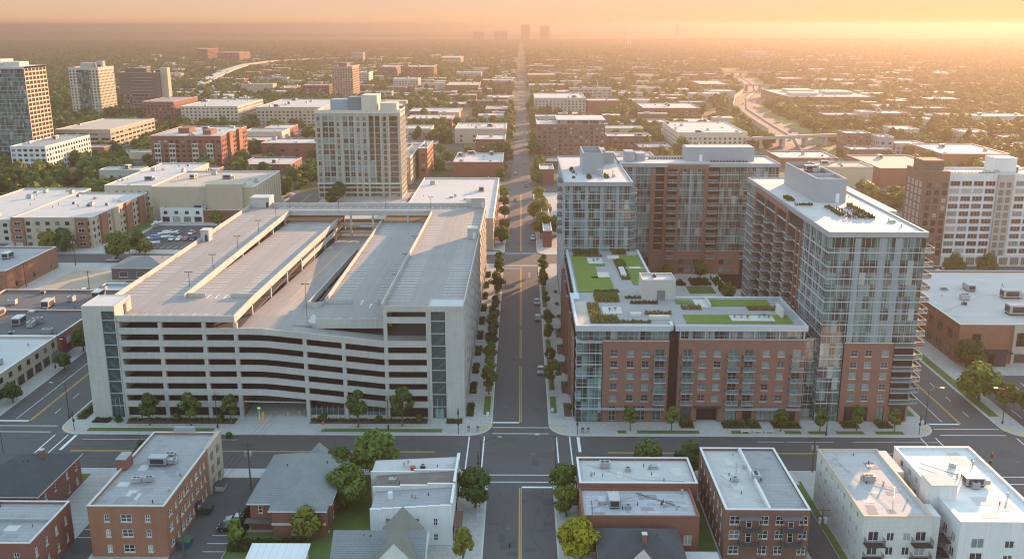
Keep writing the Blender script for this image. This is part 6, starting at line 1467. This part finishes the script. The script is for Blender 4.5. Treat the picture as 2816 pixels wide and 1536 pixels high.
for a in (('silver',-49.9,151.4,0,'silver car parked beside the gray hipped house',.19),('black',-50.3,148.8,0,'black car parked next to the silver one on the alley',.19),
 ('gray',5.1,227.5,90,'lone gray car parked at the right kerb of the main street'),('black',5.1,272,90,'black car at the right kerb of the main street by the red shrub'),('gray',5.1,289,90,'gray car farther along the right kerb of the main street'),('silver',4.9,383,90,'silver car by the low brick shop past the second crossing'),
 ('silver',-152,343.5,0,'silver car driving past the vacant lot'),('black',-148,299,0,'black car at the dirt lot edge',.19),('white',-143.5,300,20,'white car at the dirt lot edge',.19),('dark blue',-158,366.2,90,'dark blue car in the boat yard',.19),('gray',-155.4,366.2,90,'gray car beside the dark blue one in the boat yard',.19),
 ('white',150,330,0,'white car on the drive before the ten storey block',.19),('silver',121,214,90,'silver car in the east corner parking lot',.19),('white',132,208,90,'white car in the east corner parking lot',.19),('gray',-128.5,236,0,'gray car in the yard of the tan brick shop',.19),('red',-12,417,90,'red car beside the white roofed commercial block'),
 ('dark blue',117.3,226,90,'dark blue car beside the brick office entrance',.19)): car(*a)
rc_=random.Random(3)
cl=['silver','black','white','dark blue','red','gray']
for i in range(11): car(cl[rc_.randrange(6)],(-3,3)[i%2]+rc_.uniform(-.5,.5),470+44*i,90,'%s car on the far main street beyond the second crossing'%ORD[i],.07,'cars on the far main street')
LOTS=[(-58,-16,477,'row of cars behind the white roofed commercial block'),(-60,-20,604,'row of cars behind the long ragged roofed shop'),(112,150,316,'row of cars before the ten storey block'),(64,86,380,'row of cars behind the wide apartment block'),(-150,-124,391,'row of cars in the upper boat yard'),(-157,-122,379.5,'row of cars in the middle of the boat yard'),(-156,-124,446,'row of cars behind the white arcade shop'),(-164,-140,289,'row of cars on the strip above the brick workshop')]
for x0,x1,y,lb in LOTS:
    x=x0;k=0
    while x<x1:
        if rc_.random()<.62 and k<16 and (y>440 or True): c=cl[rc_.randrange(6)]; car(c,x,y,90,'%s car, %s in the %s'%(c,ORD[k],lb),.19,lb); k+=1
        x+=2.9
for i in range(14):
    y=680+48*i+rc_.uniform(-12,12); o=rc_.choice((-12,-8,-4.5,4.5,8,12)); c=cl[rc_.randrange(6)]
    car(c,hwx(y)+o,y,80,'%s car driving on the freeway, %s beyond the overpass'%(c,ORD[i]),.1,'cars on the freeway')
# boats in the yard
def boat(x,y,rz,L,label,blue,z=1.0):
    t=thing('motor_boat',label,'boat',(x,y,z),None,rad(rz)); mb=MB(); w_=L*.16
    S_=[(-L/2,w_*.9,0),(-L*.1,w_,0),(L*.25,w_*.75,.05),(L/2,.05,.45)]
    for (xa,wa,za),(xb,wb_,zb) in zip(S_,S_[1:]):
        for s in (-1,1): mb.poly([(xa,s*wa,1.1+za),(xb,s*wb_,1.1+zb),(xb,0,.1+zb*1.2),(xa,0,0)],0)
        mb.poly([(xa,-wa,1.1+za),(xb,-wb_,1.1+zb),(xb,wb_,1.1+zb),(xa,wa,1.1+za)],0)
    mb.poly([(-L/2,-w_*.9,1.1),(-L/2,w_*.9,1.1),(-L/2,0,0)],0); mb.build('hull',[M('boat white',(.68,.70,.72),.4,.05)]).parent=t
    MB().hexa([(-L*.3,-w_*.7,1.12),(L*.15,-w_*.6,1.12),(L*.15,w_*.6,1.12),(-L*.3,w_*.7,1.12),(-L*.25,-w_*.55,2),(L*.04,-w_*.5,2),(L*.04,w_*.5,2),(-L*.25,w_*.55,2)]).build('cabin',[M('boat blue',(.06,.14,.32),.4) if blue else whitep]).parent=t
    MB().box(-L*.42,L*.1,-.06,.06,-.6,0).box(-L*.3,-L*.2,-w_,w_,-.9,-.4).build('trailer',[steel]).parent=t
boat(-148,366,12,11,'largest white and blue motor boat in the yard behind the garage',True); boat(-147,376,24,10,'white motor boat with blue cover behind the largest boat',True,1.1); boat(-146,385,30,8,'small white motor boat at the back of the boat yard',False); boat(-158,405,70,6,'small white boat beside the white arcade shop',False)
bs=thing('boat_trailer_sign','blue and white trader board standing before the boats','sign board',(-146.5,361,0)); MB().box(-149.5,-143.5,361,361.2,1.4,3.4,0).box(-149,-144,360.95,360.99,1.6,2.4,1).build('panel',[M('boat blue',(.06,.14,.32),.4),M('rust panel',(.22,.12,.08),.7)],bs)
for x in (-148.5,-144.5): MB().box(x-.08,x+.08,361.02,361.18,.1,1.4).build('leg',[steel],bs)
# street level bits
t=thing('pay_station','yellow ticket machine with green lit sign on the garage entrance island','ticket machine',(-57.4,196.3,.2))
MB().box(-58.6,-55.4,194.4,199,.19,.36,0).box(-58.7,-55.3,194.3,194.5,.19,.4,1).build('island',[concrete,ypaint],t); MB().box(-57.6,-57.2,197,197.4,.36,1.7,0).build('machine',[M('machine yellow',(.60,.42,.03),.5)],t)
MB().tube([(-57.9,196.2,.36),(-57.9,196.2,3.1)],.06,5).build('post',[wtrim],t); gs,nt,b=newmat('green lit sign'); b.inputs['Base Color'].default_value=(.03,.17,.04,1); b.inputs['Emission Color'].default_value=(.08,.9,.15,1); b.inputs['Emission Strength'].default_value=.12
MB().box(-58.2,-57.6,196.1,196.3,2.95,3.3).build('lit_sign',[gs],t)
for i,(x,y) in enumerate(((-57.4,195.4),(-57.7,199),(-49.6,199),(-52.2,198.6))): tag(MB().disc(x,y,.2,.13,1.1,8).build('bollard',[ypaint]),'yellow bollard in the garage entrance, %s from the left'%ORD[i],'bollard','yellow bollards in the garage entrance')
for a,lb in (((-56.4,143.6,'green lid blue dumpster at the brick apartment wall'),M('dumpster blue',(.04,.07,.14),.6)),((-56.4,155,'dark green dumpster beside the brick apartment door'),M('dumpster green',(.03,.06,.04),.6)),((-56.6,163.6,'white gray dumpster at the tan rear bay'),M('dumpster gray',(.4,.41,.42),.6))):
    t=thing('dumpster',a[2],'dumpster',(a[0],a[1],.16)); x,y=a[:2]; MB().hexa([(x-.8,y-1,.3),(x+.8,y-1,.3),(x+.8,y+1,.3),(x-.8,y+1,.3),(x-.8,y-1.1,1.5),(x+.95,y-1.1,1.3),(x+.95,y+1.1,1.3),(x-.8,y+1.1,1.5)]).build('bin',[lb],t)
    MB().hexa([(x-.85,y-1.15,1.5),(x+1,y-1.15,1.3),(x+1,y+1.15,1.3),(x-.85,y+1.15,1.5),(x-.85,y-1.15,1.58),(x+1,y-1.15,1.38),(x+1,y+1.15,1.38),(x-.85,y+1.15,1.58)]).build('lid',[M('lid green',(.04,.10,.05),.6) if a[1]<150 else dtrim],t)
for i,x in enumerate((48.5,51.2,53.6)):
    t=thing('bench','pale stone bench in the strip before the brick complex, %s from the garage passage'%ORD[i],'bench',(x,190.6,.16),'pale stone benches'); MB().box(x-1,x+1,190.3,190.9,.5,.65).build('seat',[pale],t)
    for s in (-.8,.8): MB().box(x+s-.15,x+s+.15,190.35,190.85,.18,.5).build('leg',[pale],t)
for i,x in enumerate((-11.2,-9.2,13.4,14.6)): tag(MB().disc(x,190.8 if x<0 else 190.2,.16,.3,1.,10,0).disc(x,190.8 if x<0 else 190.2,1.16,.33,.12,10,1).build('litter_bin',[steel,dtrim]),'gray litter bin on the %s, %s of a pair'%(('garage corner pavement','first') if i==0 else ('garage corner pavement','second') if i==1 else ('podium corner pavement','first') if i==2 else ('podium corner pavement','second')),'litter bin')
hd=MB(); hg=tuft('hedge',-48.6,-36,141.6,144,.1,1.5,None,bushm,900,.5); tag(hg,'leafy ragged hedge between the gray hipped house and the garden shed','hedge')
hg=tuft('hedge',-49.2,-47.6,146,171,.1,1.8,None,bushm,900,.45); tag(hg,'overgrown ivy hedge along the alley beside the gray hipped house','hedge')
for i,q in enumerate(((-99,-96.8,196.5,214),(-94.6,-90.8,194.6,197.1),(-87,-63,195.6,197.1),(-46.5,-20.5,195.6,197.1),(-16.3,-12.9,194.8,197))): tag(tuft('flower_bed',*q,.17,.5,None,bushm,int((q[1]-q[0])*(q[3]-q[2])*14),.22),'low planted bed at the garage foot, %s from the west street'%ORD[i],'flower bed','planted beds at the garage foot')
for i,q in enumerate(((35,38,193,196.1),(44.4,52.4,193,196.1),(55.3,61.1,193,196.1),(70.4,73.8,193.4,196.4),(78,81.2,193.4,196.4))): tag(tuft('flower_bed',*q,.17,.5,None,bushm,int((q[1]-q[0])*(q[3]-q[2])*14),.22),'low planted bed at the brick complex foot, %s from the main street'%ORD[i],'flower bed','planted beds at the brick complex foot')
for i,q in enumerate(sb): tag(tuft('flower_bed',*q,.17,.5,None,bushm,150,.24),'narrow planted bed along the garage side wall, %s from the crossing'%ORD[i],'flower bed','planted beds along the garage side wall')

# worn street: sealed cracks and darker repair patches
rp=random.Random(9); pt=MB(); ck=MB()
for _ in range(22):
    if rp.random()<.5: x,y=rp.uniform(-6,5),rp.choice((rp.uniform(140,166),rp.uniform(198,335)))
    else: x,y=rp.uniform(-98,86),rp.uniform(173.5,186)
    w_,l_=rp.uniform(.6,2),rp.uniform(.8,4); pt.poly([(x,y,.0635),(x+w_,y,.0635),(x+w_+rp.uniform(-.1,.1),y+l_,.0635),(x,y+l_,.0635)])
for _ in range(60):
    if rp.random()<.5: x,y,dx,dy=rp.uniform(-5.5,5),rp.choice((rp.uniform(140,165),rp.uniform(198,330))),rp.uniform(-.3,.3),1
    else: x,y,dx,dy=rp.uniform(-98,80),rp.uniform(173.5,187),1,rp.uniform(-.2,.2)
    for k in range(rp.randint(3,9)):
        nx,ny=x+dx*1.1+rp.uniform(-.35,.35)*abs(dy),y+dy*1.1+rp.uniform(-.35,.35)*abs(dx); ln(ck,x,y,nx,ny,.09,.0645); x,y=nx,ny
struct('road_patches',pt,M('repair asphalt',(.07,.068,.067),.85,.12,.6,4)); struct('road_cracks',ck,M('crack sealant',(.035,.035,.037),.7,.1))
# patches, stains and clutter on the near roofs
def weather(name_part,x0,x1,y0,y1,z,n,dk,lt):
    for o in bpy.data.objects:
        if o.parent is None and name_part in str(o.get('label','')):
            rf=[c for c in o.children if c.name.startswith('roof')][0]
            for i in range(n):
                a,b=rp.uniform(x0,x1-2),rp.uniform(y0,y1-2); w_,l_=rp.uniform(.5,2.6),rp.uniform(.5,3)
                MB().poly([(a,b,z+.015+.002*i),(a+w_,b+rp.uniform(-.1,.1),z+.015+.002*i),(a+w_,b+l_,z+.015+.002*i),(a,b+l_,z+.015+.002*i)]).build('roof_patch',[dk if i%3 else lt],rf)
            for i in range(n//2): put(('vent_pipe','roof_vent')[i%2],unit_mesh((6,1)[i%2]),(rp.uniform(x0,x1),rp.uniform(y0,y1),z),rf,0,rp.uniform(.7,1.1))
            MB().tube([(x0+1,rp.uniform(y0,y1),z+.1),((x0+x1)/2,rp.uniform(y0,y1),z+.1),(x1-1,rp.uniform(y0,y1),z+.1)],.03,5).build('roof_conduit',[steel],rf); return
pg=M('felt patch',(.235,.235,.24),.85,.15,.5,4); pl=M('pale patch',(.45,.45,.44),.8,.12,.5,4); pd=M('dirty patch',(.50,.49,.46),.8,.1,.5,4)
weather('long three storey brick',-70,-58.8,141,160,8.9,12,pg,pl)
weather('two storey red brick flats',-94,-77,132.5,138,7.05,7,pg,pl)
weather('clean white roof',11,30,153,161.5,7.15,8,pd,pl)
weather('patched gray roof and low',11,29,143,151,6.4,12,pg,pl)
weather('half white and half gray',34,40,141,162,8.76,7,pd,pl)
weather('stained gray roof and dark metal',55,64,137,159,9.9,9,pg,pl)
weather('white rust stained roof',73,81,135,160,10.1,9,pd,pl)
weather('broad white roof and tan',114,150,238,288,10.1,14,pd,pl)
for x,y,z,s_ in ((-64.8,156.2,8.9,1.),(-62.4,156.6,8.9,.8),(-63.6,158.6,8.9,.9),(-66,149.2,8.9,.8),(-64,149.6,8.9,.75)):
    o=[q for q in bpy.data.objects if q.parent is None and 'long three storey brick' in str(q.get('label',''))][0]; put(('air_handler','condenser_unit')[s_<1],unit_mesh(3 if s_==1 else 0),(x,y,z),[c for c in o.children if c.name.startswith('roof')][0],0,s_)
flush_rest()
